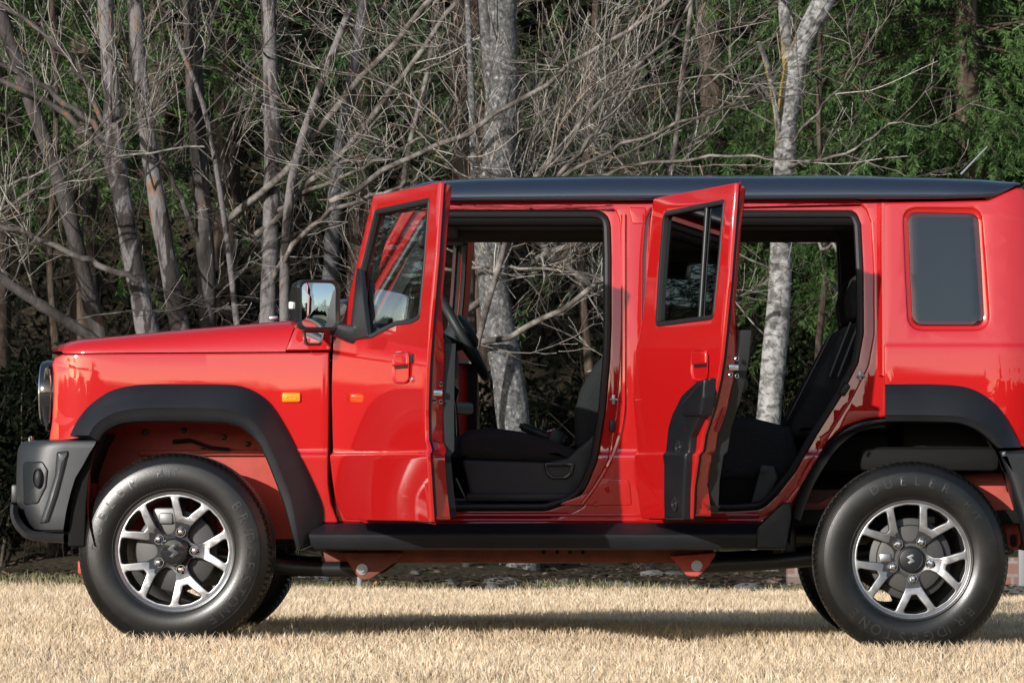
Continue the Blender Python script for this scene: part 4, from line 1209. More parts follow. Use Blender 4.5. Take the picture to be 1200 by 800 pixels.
def make_wheel(name, cx, cy, cz, rotz, spin, front):
    w = empty(name, (cx - .1, cy, cz), car)
    w.rotation_euler = (0, 0, rotz)
    def pb(mb, nm, mat, **k):
        o = mb.build(nm, M[mat] if isinstance(mat, str) else mat, w, **k); return o
    pb(tyre_src.copy(), 'tyre', 'tyre', angle=28)
    sp = Matrix.Rotation(-R(spin), 4, 'Y')
    pb(rim_src.copy().xf(sp), 'rim', 'alloy', angle=30, mats=[M['alloy'], M['rim_pocket']])
    for k in range(5): pb(lug_one.copy().xf(sp @ Matrix.Rotation(-R(72 * k), 4, 'Y')), 'lug_nut', 'chrome', angle=30)
    pb(disc_src.copy().map(lambda p: (p[0], p[1] - .03, p[2])), 'brake_disc', 'cast_steel')
    if front:
        pb(cal_src.copy(), 'brake_caliper', 'caliper')
        c = MB().lathe([(.051, -.045), (.0515, -.082), (.048, -.092), (.040, -.098), (.02, -.100), (.0005, -.1002)], 12)
        pb(c.xf(Matrix.Rotation(R(8), 4, 'Y')), 'hub_cap', 'gloss_black', angle=20)
        e = panel([(p[0], p[1]) for p in emblem(.026)], r=.001, t=.003, y0=-.1025)
        pb(e, 'hub_emblem', 'rim_pocket')
    else:
        dr = MB().lathe([(.0005, -.055), (.10, -.055), (.118, -.050), (.122, -.03), (.122, .03)], 48)
        pb(dr, 'brake_drum', 'cast_steel')
        pb(MB().box((-.09, -.056, .005), (.04, .012, .03), .004), 'drum_plug', 'steel')
        c = MB().lathe([(.047, -.045), (.047, -.066), (.0455, -.0705), (.042, -.0725), (.039, -.0705), (.036, -.0715), (.0005, -.0725)], 48)
        pb(c, 'hub_cap', 'plastic')
        e = panel([(p[0], p[1]) for p in emblem(.019)], r=.0008, t=.003, y0=-.0745)
        pb(e.xf(Matrix.Rotation(-R(-10), 4, 'Y')), 'hub_emblem', 'steel')
    for wd, a0, size, pitch, rad in (WORDS_F if front else WORDS_R):
        lt = MB(); arc_text(lt, wd, rad, a0, size, wall_y, pitch, ext=.0016)
        pb(lt, 'sidewall_lettering', 'letter', angle=20)
    return w
def dup_wheel(src, name, cx, cy, cz, rotz):
    w = src.copy(); COL.objects.link(w); w.name = name
    w.location = (cx - .1, cy, cz); w.rotation_euler = (0, 0, rotz)
    for c in list(src.children):
        k = c.copy(); COL.objects.link(k); k.parent = w
    return w
TRK = .6975
FWX, FWZ, RWX, RWZ = -1.1875, .342, 1.409, .313
wf = make_wheel('front_wheel', FWX, -TRK, FWZ, R(-4), 0, True)
wr = make_wheel('rear_wheel', RWX, -TRK, RWZ, 0, -13, False)
dup_wheel(wf, 'front_wheel', FWX, TRK, FWZ - .012, PI + R(-4))
dup_wheel(wr, 'rear_wheel', RWX, TRK, RWZ, PI)
# ====================================================================== GROUND
def gz(x, y):
    """lawn height"""
    return -.002 - .0112 * np.clip(x, -7, 7) + .018 * np.exp(-((y - .35) / 1.15) ** 2) + .006 * np.sin(x * 1.3 + .4) * np.sin(y * .9 + 1.1) * np.clip((np.abs(y) - 1.2) / 2, 0, 1)
LAWN_END = 7.4
def lawn_edge(x): return LAWN_END + .22 * np.sin(x * 1.7 + .5) + .10 * np.sin(x * 5.1) - .03 * x

def grid_mesh(name, xs, ys, fn, mat, smooth=True):
    X, Y = np.meshgrid(xs, ys); Z = fn(X, Y)
    v = np.c_[X.ravel(), Y.ravel(), Z.ravel()]
    nx, ny = len(xs), len(ys)
    i = np.arange(nx * ny).reshape(ny, nx)
    f = np.c_[i[:-1, :-1].ravel(), i[:-1, 1:].ravel(), i[1:, 1:].ravel(), i[1:, :-1].ravel()]
    me = bpy.data.meshes.new(name); me.from_pydata(v.tolist(), [], f.tolist()); me.shade_smooth()
    me.materials.append(mat); o = bpy.data.objects.new(name, me); COL.objects.link(o)
    return o

def fast_mesh(name, verts, faces_flat, sizes, mat, parent=None, smooth=False):
    """numpy arrays straight into a mesh"""
    me = bpy.data.meshes.new(name)
    nv, nl, nf = len(verts), len(faces_flat), len(sizes)
    me.vertices.add(nv); me.vertices.foreach_set('co', np.ascontiguousarray(verts, np.float32).ravel())
    me.loops.add(nl); me.loops.foreach_set('vertex_index', np.ascontiguousarray(faces_flat, np.int32))
    me.polygons.add(nf)
    st = np.r_[0, np.cumsum(sizes)[:-1]].astype(np.int32)
    me.polygons.foreach_set('loop_start', st)
    me.update(calc_edges=True)
    if smooth: me.shade_smooth()
    me.materials.append(mat)
    o = bpy.data.objects.new(name, me); COL.objects.link(o)
    if parent: o.parent = parent
    return o

# soil under the lawn, one sheet to the horizon; the litter bed lies over it behind the lawn
p = Mat('straw_soil').set(rough=0.95)
v = p.coord(kind='Object')
c = p.ramp(p.noise(1.2, 6, 0.65, v), [(0.3, (0.36, 0.27, 0.165)), (0.7, (0.50, 0.39, 0.25))])
p.color(c); M['soil'] = p.m
xs = np.r_[-600, -200, -80, -30, np.linspace(-9, 9, 73), 30, 80, 200, 600]
ys = np.r_[-600, -300, -120, -50, -20, np.linspace(-8, 14, 89), 30, 60, 200, 600]
lawn = grid_mesh('lawn', xs, ys, lambda X, Y: gz(X, Y) - np.where(Y > LAWN_END + 1.2, .05, 0), M['soil'])
tag(lawn, kind='structure')
p = Mat('woodland_floor').set(rough=1.0, spec=0.05)
v = p.coord(kind='Object')
n1 = p.noise(2.2, 8, 0.7, v); n2 = p.noise(26, 5, 0.7, v)
c = p.ramp(n2, [(0.25, (0.020, 0.016, 0.011)), (0.5, (0.060, 0.046, 0.032)), (0.72, (0.13, 0.10, 0.072))])
c = p.mix(p.ramp(n1, [(0.45, (0, 0, 0)), (0.62, (0.65, 0.65, 0.65))]), c, (0.036, 0.042, 0.017))
p.color(c); p.bump(n2, 0.8, 0.03); M['floor_litter'] = p.m
def bank_z(X, Y):
    t = np.clip((Y - 15.5) / 16, 0, 1)
    rise = 4.2 * t * t * (3 - 2 * t) + np.clip(Y - 31.5, 0, 40) * .18
    bumps = (.10 * np.sin(X * 1.1 + Y * .7) + .07 * np.sin(X * 2.3 - Y * 1.3) + .04 * np.sin(X * 5.1 + Y * 4.2)) * np.clip((Y - 9) / 4, .15, 1)
    return gz(X, Y) + .012 + rise + bumps * .8
ys = np.r_[np.linspace(0, 1, 8) * .6, np.linspace(.7, 24, 90), 30, 40, 60]
xs = np.r_[-160, -60, -25, np.linspace(-12, 12, 121), 25, 60, 160]
X, Y = np.meshgrid(xs, ys)
Yw = Y + lawn_edge(np.clip(X, -12, 12))
Zw = bank_z(X, Yw) + np.where(Y < .02, -.03, 0)
me = bpy.data.meshes.new('woodland_floor')
nx = len(xs); i = np.arange(X.size).reshape(X.shape)
me.from_pydata(np.c_[X.ravel(), Yw.ravel(), Zw.ravel()].tolist(), [], np.c_[i[:-1, :-1].ravel(), i[:-1, 1:].ravel(), i[1:, 1:].ravel(), i[1:, :-1].ravel()].tolist())
me.shade_smooth(); me.materials.append(M['floor_litter'])
o = bpy.data.objects.new('woodland_floor', me); COL.objects.link(o); tag(o, kind='structure')

# ---------------------------------------------------------------------- grass blades
def island_color(p, stops, noise_sock=None, amt=0.0):
    g = p.n('ShaderNodeNewGeometry')
    return p.ramp(g.outputs['Random Per Island'], stops)
p = Mat('dry_grass').set(rough=0.75, spec=0.25)
v = p.coord(kind='Object')
c = island_color(p, [(0.0, (0.40, 0.28, 0.165)), (0.3, (0.63, 0.475, 0.30)), (0.7, (0.78, 0.625, 0.44)), (1.0, (0.90, 0.81, 0.66))])
c = p.mix(p.ramp(p.noise(.9, 4, 0.6, v), [(0.40, (0, 0, 0)), (0.66, (0.65, 0.65, 0.65))]), c, (0.46, 0.345, 0.235))
c = p.mix(p.ramp(p.noise(6.5, 4, 0.65, v), [(0.46, (0, 0, 0)), (0.72, (0.42, 0.42, 0.42))]), c, (0.31, 0.225, 0.145))
c = p.mix(p.ramp(p.noise(3.1, 3, 0.6, v), [(0.5, (0, 0, 0)), (0.72, (0.35, 0.35, 0.35))]), c, (0.60, 0.45, 0.29))
p.color(c); M['grass'] = p.m
p = Mat('green_grass').set(rough=0.7, spec=0.3)
p.color(island_color(p, [(0, (0.06, 0.07, 0.025)), (0.5, (0.14, 0.13, 0.06)), (1, (0.34, 0.28, 0.17))])); M['grass_green'] = p.m

def blades(n_of, name, mat, hmin, hmax, width, seed, lean=.55):
    rg = np.random.default_rng(seed)
    P = np.concatenate([np.c_[rg.uniform(a, b, n), rg.uniform(c, d, n)] for a, b, c, d, n in n_of])
    return P, rg
def make_blades(P, rg, name, mat, hmin, hmax, width, lean, zfn):
    n = len(P)
    x, y = P[:, 0], P[:, 1]; z = zfn(x, y) - .004
    h = rg.uniform(hmin, hmax, n) * (1 + .25 * np.sin(x * 2.1 + 1) * np.sin(y * 1.7))
    a = rg.uniform(0, 2 * PI, n); b = rg.uniform(0, 2 * PI, n)
    ln = rg.uniform(.05, lean, n) * h
    w = width * rg.uniform(.6, 1.3, n)
    wx, wy = np.cos(a) * w / 2, np.sin(a) * w / 2
    dx, dy = np.cos(b) * ln, np.sin(b) * ln
    V = np.empty((n, 5, 3))
    V[:, 0] = np.c_[x - wx, y - wy, z]; V[:, 1] = np.c_[x + wx, y + wy, z]
    V[:, 2] = np.c_[x + dx * .4 + wx * .8, y + dy * .4 + wy * .8, z + h * .6]; V[:, 3] = np.c_[x + dx * .4 - wx * .8, y + dy * .4 - wy * .8, z + h * .6]
    V[:, 4] = np.c_[x + dx, y + dy, z + h]
    k = np.arange(n)[:, None] * 5
    F = np.concatenate([k + np.array([[0, 1, 2, 3]]), k + np.array([[3, 2, 4]])], 1).ravel()
    S = np.tile([4, 3], n)
    return fast_mesh(name, V.reshape(-1, 3), F, S, mat)
def in_view(P, margin):
    k = (P[:, 1] - CAMY) / FOC
    return (P[:, 0] > X0 - VPX * k - margin) & (P[:, 0] < X0 + (1200 - VPX) * k + margin)
rg = np.random.default_rng(5)
P = np.c_[rg.uniform(-6, 6, 1000000), rg.uniform(-7.5, 8.2, 1000000)]
P = P[P[:, 1] < lawn_edge(P[:, 0]) + rg.normal(0, .10, len(P))]
u = rg.uniform(0, 1, len(P))
keep = np.where(in_view(P, .25), np.where(P[:, 1] < 2, .92, .72), np.where(in_view(P, 2.6), .42, .20))
keep *= .80 + .20 * np.sin(P[:, 0] * 3.1 + np.sin(P[:, 1] * 2.2)) * np.sin(P[:, 1] * 2.7)
# the wheels stand on bare ground
for wx in (FWX, RWX):
    for wy in (-TRK, TRK):
        keep[(np.abs(P[:, 0] - wx) < .085) & (np.abs(P[:, 1] - wy) < .095)] = 0
P = P[u < keep]
tag(make_blades(P, rg, 'dry_grass', M['grass'], .016, .044, .0034, 1.15, gz), kind='stuff')
P = np.c_[rg.uniform(-6, 6, 15000), rg.normal(0, .16, 15000)]
P[:, 1] = lawn_edge(P[:, 0]) + np.abs(P[:, 1]) * np.where(rg.uniform(0, 1, len(P)) < .3, -.5, 1.0)
cl = np.sin(P[:, 0] * 4.3) + np.sin(P[:, 0] * 9.7 + 1) * .7
P = P[rg.uniform(-1.2, 1.4, len(P)) < cl]
tag(make_blades(P, rg, 'green_grass', M['grass_green'], .02, .055, .005, .7, lambda x, y: bank_z(x, y)), kind='stuff')

# ---------------------------------------------------------------------- leaf cards (real small faces)
def leaf_quads(C, size, rg, flat=0.0, aspect=.55, name='leaves', mat=None, parent=None, dirs=None):
    """C: centres (n,3); each leaf a bent four-sided blade"""
    n = len(C)
    d = rg.normal(size=(n, 3)) if dirs is None else dirs + rg.normal(size=(n, 3)) * .35
    if flat: d[:, 2] *= (1 - flat)
    d /= np.linalg.norm(d, axis=1)[:, None]
    r = rg.normal(size=(n, 3))
    if flat: r = np.c_[r[:, :2] * .25, np.ones(n)]
    s = np.cross(d, r); s /= np.linalg.norm(s, axis=1)[:, None] + 1e-9
    L = (size * rg.uniform(.6, 1.35, n))[:, None]; W = L * aspect
    V = np.empty((n, 4, 3))
    V[:, 0] = C - d * L / 2; V[:, 1] = C + s * W / 2 + d * L * .05; V[:, 2] = C + d * L / 2; V[:, 3] = C - s * W / 2 + d * L * .05
    return V
def quads_mesh(name, V, mat, parent=None):
    n = len(V)
    return fast_mesh(name, V.reshape(-1, 3), np.arange(n * 4), np.full(n, 4), mat, parent)

p = Mat('fallen_leaves').set(rough=0.9, spec=0.1)
p.color(island_color(p, [(0, (0.018, 0.012, 0.009)), (0.45, (0.045, 0.031, 0.022)), (0.85, (0.085, 0.06, 0.042)), (0.97, (0.20, 0.15, 0.10)), (1, (0.50, 0.20, 0.06))])); M['leaf_fallen'] = p.m
P = np.c_[rg.uniform(-7, 7, 16000), rg.exponential(3.4, 16000)]
P[:, 1] = lawn_edge(P[:, 0]) + .06 + P[:, 1]
P = P[P[:, 1] < 24]
C = np.c_[P, bank_z(P[:, 0], P[:, 1]) + .012 + rg.uniform(0, .02, len(P))]
tag(quads_mesh('leaf_litter', leaf_quads(C, .038, rg, flat=.88, aspect=.6), M['leaf_fallen']), kind='stuff')
# stones along the litter edge
sm = MB()
for k in range(70):
    x = rg.uniform(-4, 3.4); y = float(lawn_edge(x)) + .2 + rg.exponential(.8)
    b = bmesh.new(); bmesh.ops.create_icosphere(b, subdivisions=2, radius=1.0)
    sx, sy, sz = rg.uniform(.03, .10), rg.uniform(.03, .08), rg.uniform(.015, .04)
    for vv in b.verts:
        q = vv.co; f = 1 + .18 * math.sin(q.x * 4 + k) * math.cos(q.y * 5 + k * 2)
        vv.co = Vector((x + q.x * sx * f, y + q.y * sy * f, float(bank_z(x, y)) + q.z * sz * f))
    sm.bm(b)
p = Mat('stone').set(rough=0.9); v = p.coord()
p.color(p.ramp(p.noise(8, 6, .7, v), [(0.3, (0.04, 0.036, 0.033)), (0.7, (0.12, 0.115, 0.11))])); M['stone'] = p.m
tag(sm.build('pebbles', M['stone']), kind='stuff')

# ====================================================================== BARK
def bark(name, cols, scale, pos, extra=None, bump=.5):
    p = Mat(name).set(rough=0.85, spec=0.2)
    v = p.coord(scale, 'Object')
    n1 = p.noise(1.0, 6, 0.62, v, 0.6)
    c = p.ramp(n1, [(q, k) for q, k in zip(pos, cols)], 'LINEAR')
    n2 = p.noise(9.0, 5, 0.7, v)
    c = p.mix(p.ramp(n2, [(0.35, (0.35, 0.35, 0.35)), (0.6, (0, 0, 0))]), c, tuple(k * .45 for k in cols[0]))
    if extra: c = extra(p, c)
    p.color(c); p.bump(n2, bump, .02); M[name] = p.m
bark('peeling_bark', [(0.035, 0.028, 0.025), (0.055, 0.046, 0.044), (0.175, 0.160, 0.162), (0.215, 0.20, 0.20), (0.26, 0.145, 0.085)], (9, 9, 3.0), [0.34, 0.44, 0.48, 0.60, 0.67])
bark('dark_peeling_bark', [(0.022, 0.018, 0.016), (0.042, 0.035, 0.032), (0.07, 0.062, 0.060), (0.095, 0.085, 0.083), (0.24, 0.095, 0.038)], (7, 7, 2.0), [0.32, 0.42, 0.5, 0.60, 0.68])
bark('smooth_grey_bark', [(0.05, 0.05, 0.055), (0.085, 0.085, 0.092), (0.12, 0.12, 0.127), (0.16, 0.16, 0.165)], (8, 8, 3), [0.32, 0.45, 0.55, 0.7])
bark('lichen_bark', [(0.055, 0.052, 0.05), (0.12, 0.118, 0.118), (0.17, 0.17, 0.17), (0.34, 0.34, 0.34), (0.50, 0.50, 0.49)], (46, 46, 36), [0.36, 0.46, 0.56, 0.64, 0.72])
def lich(p, c):
    v = p.coord((5, 5, 2.2), 'Object')
    tc = p.n('ShaderNodeTexCoord'); sp = p.n('ShaderNodeSeparateXYZ'); nz = p.n('ShaderNodeNewGeometry')
    sp2 = p.n('ShaderNodeSeparateXYZ'); p.l(nz.outputs['Normal'], sp2.inputs[0])
    mt = p.n('ShaderNodeMath', operation='MULTIPLY_ADD'); mt.inputs[1].default_value = -.55; mt.inputs[2].default_value = -.12
    p.l(sp2.outputs[0], mt.inputs[0])
    ad = p.n('ShaderNodeMath', operation='ADD'); p.l(mt.outputs[0], ad.inputs[0]); p.l(p.noise(1.0, 5, .6, v), ad.inputs[1])
    p.l(tc.outputs['Object'], sp.inputs[0])
    zr = p.n('ShaderNodeMapRange'); zr.inputs[1].default_value = 2.55; zr.inputs[2].default_value = 2.85; p.l(sp.outputs[2], zr.inputs[0])
    z2 = p.n('ShaderNodeMapRange'); z2.inputs[1].default_value = 3.35; z2.inputs[2].default_value = 3.1; p.l(sp.outputs[2], z2.inputs[0])
    zm = p.n('ShaderNodeMath', operation='MULTIPLY'); p.l(zr.outputs[0], zm.inputs[0]); p.l(z2.outputs[0], zm.inputs[1])
    fm = p.n('ShaderNodeMath', operation='MULTIPLY'); p.l(p.ramp(ad.outputs[0], [(0.70, (0, 0, 0)), (0.78, (0.85, 0.85, 0.85))]), fm.inputs[0]); p.l(zm.outputs[0], fm.inputs[1])
    return p.mix(fm.outputs[0], c, (0.36, 0.25, 0.04))
bark('birch_bark', [(0.10, 0.095, 0.092), (0.17, 0.165, 0.16), (0.30, 0.295, 0.29), (0.45, 0.445, 0.44), (0.56, 0.55, 0.54)], (17, 17, 22), [0.38, 0.45, 0.51, 0.62, 0.74], lich)
bark('conifer_bark', [(0.03, 0.022, 0.017), (0.07, 0.05, 0.038), (0.12, 0.09, 0.07), (0.16, 0.12, 0.09)], (22, 22, 3), [0.3, 0.45, 0.55, 0.7])
p = Mat('twig_bark').set(rough=0.7, spec=0.3)
p.color(island_color(p, [(0, (0.025, 0.020, 0.017)), (0.4, (0.085, 0.072, 0.063)), (0.7, (0.27, 0.24, 0.215)), (0.94, (0.62, 0.58, 0.52)), (1, (0.40, 0.20, 0.09))])); M['twig'] = p.m
p = Mat('limb_bark').set(rough=0.8, spec=0.25)
v = p.coord((9, 9, 9), 'Object')
p.color(p.ramp(p.noise(1.0, 5, .65, v), [(0.34, (0.030, 0.025, 0.021)), (0.46, (0.080, 0.068, 0.060)), (0.6, (0.19, 0.172, 0.158)), (0.70, (0.30, 0.27, 0.24)), (0.76, (0.36, 0.17, 0.07))])); M['limb'] = p.m
p = Mat('dark_twig_bark').set(rough=0.9, spec=0.1)
p.color(island_color(p, [(0, (0.014, 0.011, 0.009)), (0.6, (0.035, 0.028, 0.023)), (1, (0.10, 0.083, 0.070))])); M['twig_dark'] = p.m

# ====================================================================== BRANCHING
def tubes(P, Rd, sides):
    """P (T,K,3) polylines, Rd (T,K) radii -> verts, flat quads"""
    T, K, _ = P.shape
    t = np.gradient(P, axis=1); t /= np.linalg.norm(t, axis=2, keepdims=True) + 1e-9
    ref = np.where(np.abs(t[:, :1, 2:3]) > .9, np.array([[[1., 0, 0]]]), np.array([[[0, 0, 1.]]]))
    ref = np.repeat(ref, K, 1)
    u = np.cross(t, ref); u /= np.linalg.norm(u, axis=2, keepdims=True) + 1e-9
    w = np.cross(t, u)
    a = np.arange(sides) * 2 * PI / sides
    V = P[:, :, None] + (u[:, :, None] * np.cos(a)[None, None, :, None] + w[:, :, None] * np.sin(a)[None, None, :, None]) * Rd[:, :, None, None]
    i = np.arange(T * K * sides).reshape(T, K, sides)
    j = np.roll(i, -1, axis=2)
    F = np.stack([i[:, :-1], j[:, :-1], j[:, 1:], i[:, 1:]], -1).reshape(-1)
    return V.reshape(-1, 3), F
class Tubes:
    def __init__(s): s.V, s.F, s.n = [], [], 0
    def add(s, P, Rd, sides):
        v, f = tubes(np.asarray(P, float), np.asarray(Rd, float), sides)
        s.V.append(v); s.F.append(f + s.n); s.n += len(v)
    def build(s, name, mat, parent=None):
        V = np.concatenate(s.V); F = np.concatenate(s.F)
        return fast_mesh(name, V, F, np.full(len(F) // 4, 4), mat, parent, smooth=True)

def grow_children(P, Rd, per, lmin, lmax, rg, K=6, spread=.9, up=.25, wig=.10, t0=.15, rk=.55, flatten=0.0, taper=.45):
    """children along polylines P (T,K,3); returns (T*per,K,3) and radii"""
    T, KP, _ = P.shape
    n = T * per
    idx = np.repeat(np.arange(T), per)
    t = rg.uniform(t0, 1.0, n) * (KP - 1)
    a = np.minimum(t.astype(int), KP - 2); f = (t - a)[:, None]
    S = P[idx, a] * (1 - f) + P[idx, a + 1] * f
    r0 = (Rd[idx, a] * (1 - f[:, 0]) + Rd[idx, a + 1] * f[:, 0]) * rk
    d = P[idx, a + 1] - P[idx, a]; d /= np.linalg.norm(d, axis=1, keepdims=True) + 1e-9
    q = rg.normal(size=(n, 3)); q[:, 1] *= (1 - flatten); q -= d * (q * d).sum(1, keepdims=True); q /= np.linalg.norm(q, axis=1, keepdims=True) + 1e-9
    D = d + q * spread * rg.uniform(.6, 1.3, (n, 1)); D[:, 2] += up * .5
    D /= np.linalg.norm(D, axis=1, keepdims=True)
    L = rg.uniform(lmin, lmax, n) * (1.15 - .5 * t / (KP - 1))
    out = np.empty((n, K, 3)); out[:, 0] = S; cur = S.copy()
    for k in range(1, K):
        D = D + rg.normal(size=(n, 3)) * wig; D[:, 2] += up * .22
        D /= np.linalg.norm(D, axis=1, keepdims=True)
        cur = cur + D * (L / (K - 1))[:, None]
        out[:, k] = cur
    rr = r0[:, None] * np.linspace(1, taper, K)[None]
    return out, rr

def poly(pts, y, n=16, dy=0.0):
    """reference-pixel path at depth y (metres) -> world points; dy bends it in depth along its length"""
    q = resample(crom(pts, 6), n)
    o = []
    for k, a in enumerate(q):
        yy = y + dy * k / (n - 1)
        x, z = U(a[0], a[1], yy); o.append((x, yy, z))
    return np.array(o)
def px_r(w, y): return w / 2 / (FOC / (y - CAMY))

def bare_tree(name, label, y, trunk, w, bark_m, limbs=(), stems=(), n1=14, z1=(.7, 5.0), seed=1, group='bare trees behind the lawn', dens=1.0, twig='twig', l1=(.9, 2.0), up=.3, limb_m=None):
    rg = np.random.default_rng(seed)
    P = poly(trunk, y, 26)
    # carry the trunk down to the ground and up beyond the frame
    foot = P[0].copy(); foot[2] = float(bank_z(foot[0], foot[1])) - .05
    if foot[2] < P[0][2]: P = np.vstack([[foot[0] + .01, foot[1], foot[2]], P])
    dirn = P[-1] - P[-4]; dirn /= np.linalg.norm(dirn)
    ext = [P[-1] + (dirn * .6 + np.array([0, 0, .5])) * k for k in (1, 2, 3)]
    P = np.vstack([P, ext])
    Rt = np.interp(np.arange(len(P)), [0, 1, 3, len(P) - 4, len(P) - 1], [px_r(w[0], y) * 1.35, px_r(w[0], y) * 1.1, px_r(w[0], y), px_r(w[1], y), px_r(w[1], y) * .35])
    Rt = Rt * (1 + .05 * rg.normal(size=len(P)))
    root = empty(name, tuple(P[0])); tag(root, label, 'tree', group)
    off = Vector(P[0])
    def attach(o): o.parent = root; o.location = -off
    tb = Tubes(); tb.add(P[None], Rt[None], 14)
    for s_ in stems:
        pts, sw = s_[0], s_[1]
        Q = poly(pts, y, 14, s_[2] if len(s_) > 2 else 0); tb.add(Q[None], np.linspace(px_r(sw[0], y), px_r(sw[1], y), 14)[None], 10)
    attach(tb.build('trunk', M[bark_m]))
    LP, LR = [], []
    lb = Tubes()
    for l in limbs:
        pts, sw = l[0], l[1]
        Q = poly(pts, y, 14, l[2] if len(l) > 2 else 0); Q[1:-1] += rg.normal(size=(12, 3)) * .012
        r_ = np.linspace(px_r(sw[0], y), px_r(sw[1], y), 14)
        lb.add(Q[None], r_[None], 8); LP.append(Q); LR.append(r_)
    n1 = max(3, int(n1 * .75))
    k0 = [k for k in range(len(P)) if z1[0] < P[k][2] < z1[1]]
    if n1 and k0:
        S, D = [], []
        for q in range(n1):
            k = k0[rg.integers(len(k0))]
            an = rg.uniform(0, 2 * PI); el = rg.uniform(.2, 1.15)
            S.append(P[k] + rg.normal(size=3) * .01); D.append((math.cos(an) * math.cos(el), math.sin(an) * math.cos(el) * .8, math.sin(el)))
        S, D = np.array(S), np.array(D)
        L = rg.uniform(*l1, n1); out = np.empty((n1, 14, 3)); out[:, 0] = S; cur = S.copy()
        for k in range(1, 14):
            D = D + rg.normal(size=D.shape) * .10; D[:, 2] += .035 * up; D /= np.linalg.norm(D, axis=1, keepdims=True)
            cur = cur + D * (L / 13)[:, None]; out[:, k] = cur
        rr = rg.uniform(.004, .008, n1)[:, None] * np.linspace(1, .35, 14)[None]
        lb.add(out, rr, 6); LP += list(out); LR += list(rr)
    if LP:
        attach(lb.build('limb', M[limb_m] if limb_m else M['limb'] if twig == 'twig' else M['twig_dark']))
        A, AR = np.array(LP), np.clip(np.array(LR), .003, .009)
        tw = Tubes()
        B, BR = grow_children(A, AR, max(2, int(6.5 * dens)), .35, .95, rg, K=7, spread=.8, up=up, wig=.14, t0=.12, rk=.5)
        BR = np.clip(BR, .0014, .0026); tw.add(B, BR, 4)
        C, CR = grow_children(B, BR, max(2, int(10 * dens)), .08, .32, rg, K=5, spread=.8, up=up, wig=.16, t0=.1, rk=.7, taper=.7)
        CR = np.clip(CR, .0009, .0013)
        CR[:, -2] *= 1.0; CR[:, -1] *= 1.5
        tw.add(C, CR, 3)
        attach(tw.build('twigs', M[twig]))
    return root

G_ = 'bare trees behind the lawn'
bare_tree('bare_tree', 'bare tree with brown peeling bark leaning left beyond the front bumper', 12.5, [(118, 402), (100, 330), (75, 230), (40, 130), (5, 30), (-25, -70)], (20, 15), 'dark_peeling_bark', seed=3, n1=9)
bare_tree('bare_tree', 'tallest grey bare tree with smooth flaking bark behind the front of the bonnet', 12.0, [(176, 402), (165, 350), (151, 280), (137, 190), (129, 90), (123, 0), (118, -80)], (25, 17), 'peeling_bark', seed=4, n1=8,
          limb_m='dark_peeling_bark', limbs=[([(128, 165), (95, 135), (40, 95), (-20, 70)], (8, 6), .4), ([(126, 150), (100, 95), (60, 45), (0, 5)], (7, 5), .3), ([(148, 262), (118, 170), (70, 132), (0, 96), (-40, 80)], (9, 7), .3)])
bare_tree('bare_tree', 'bare tree with orange and grey flaking trunk right of the tallest grey one', 13.0, [(214, 402), (201, 330), (183, 230), (168, 120), (160, 40), (155, -60)], (22, 17), 'peeling_bark', seed=5, n1=8)
bare_tree('bare_tree', 'dark brown bare trunk behind the middle of the bonnet', 13.6, [(244, 402), (241, 300), (233, 180), (226, 60), (222, -60)], (21, 20), 'dark_peeling_bark', seed=6, n1=10,
          limbs=[([(238, 300), (215, 240), (185, 180), (150, 90)], (7, 4), -.5)])
bare_tree('bare_tree', 'pale multi-stemmed bare tree rising just left of the door mirror', 12.6, [(313, 402), (316, 300), (319, 180), (316, 60), (312, -60)], (20, 18), 'peeling_bark', seed=7, n1=10,
          stems=[([(334, 402), (334, 300), (344, 200), (372, 110), (410, 10)], (13, 8), -.5), ([(280, 402), (272, 330), (262, 250), (240, 130), (205, 40)], (8, 5), -.6)],
          limbs=[([(262, 262), (345, 190), (410, 110), (470, 40), (520, -15)], (9, 7), -.6), ([(300, 275), (400, 180), (450, 120), (500, 50), (545, -8)], (8, 6), -.7), ([(318, 250), (360, 225), (420, 200), (520, 150)], (6, 3), -.8), ([(318, 330), (360, 270), (410, 240), (480, 215)], (7, 4), -.9)])
bare_tree('bare_tree', 'slim blue-grey bare trunk above and behind the door mirror', 14.2, [(380, 402), (388, 300), (396, 200), (411, 100), (424, 20), (430, -60)], (18, 12), 'smooth_grey_bark', seed=8, n1=6)
bare_tree('bare_tree', 'thick grey lichen-spotted trunk seen through the open front door', 11.6, [(607, 545), (595, 440), (582, 370), (576, 300), (577, 250), (585, 180), (588, 100), (586, 0), (583, -80)], (38, 40), 'lichen_bark', seed=9, n1=11,
          stems=[([(556, 230), (553, 120), (548, 0), (546, -60)], (9, 7), -.2), ([(580, 130), (572, 60), (564, -10), (560, -60)], (18, 13), -.1)],
          limbs=[([(387, 236), (470, 190), (560, 150), (680, 70), (790, -5)], (7, 5), -.6), ([(500, 412), (560, 400), (610, 388), (665, 358), (725, 318), (790, 290)], (8, 6), -.8), ([(530, 375), (585, 335), (640, 302), (720, 268)], (9, 7), .4), ([(585, 262), (630, 285), (670, 318), (740, 372)], (8, 6), .6),
                 ([(590, 290), (640, 282), (710, 272)], (6, 6), .8), ([(520, 315), (590, 315), (660, 316), (720, 330)], (4, 2.5), -.9)])
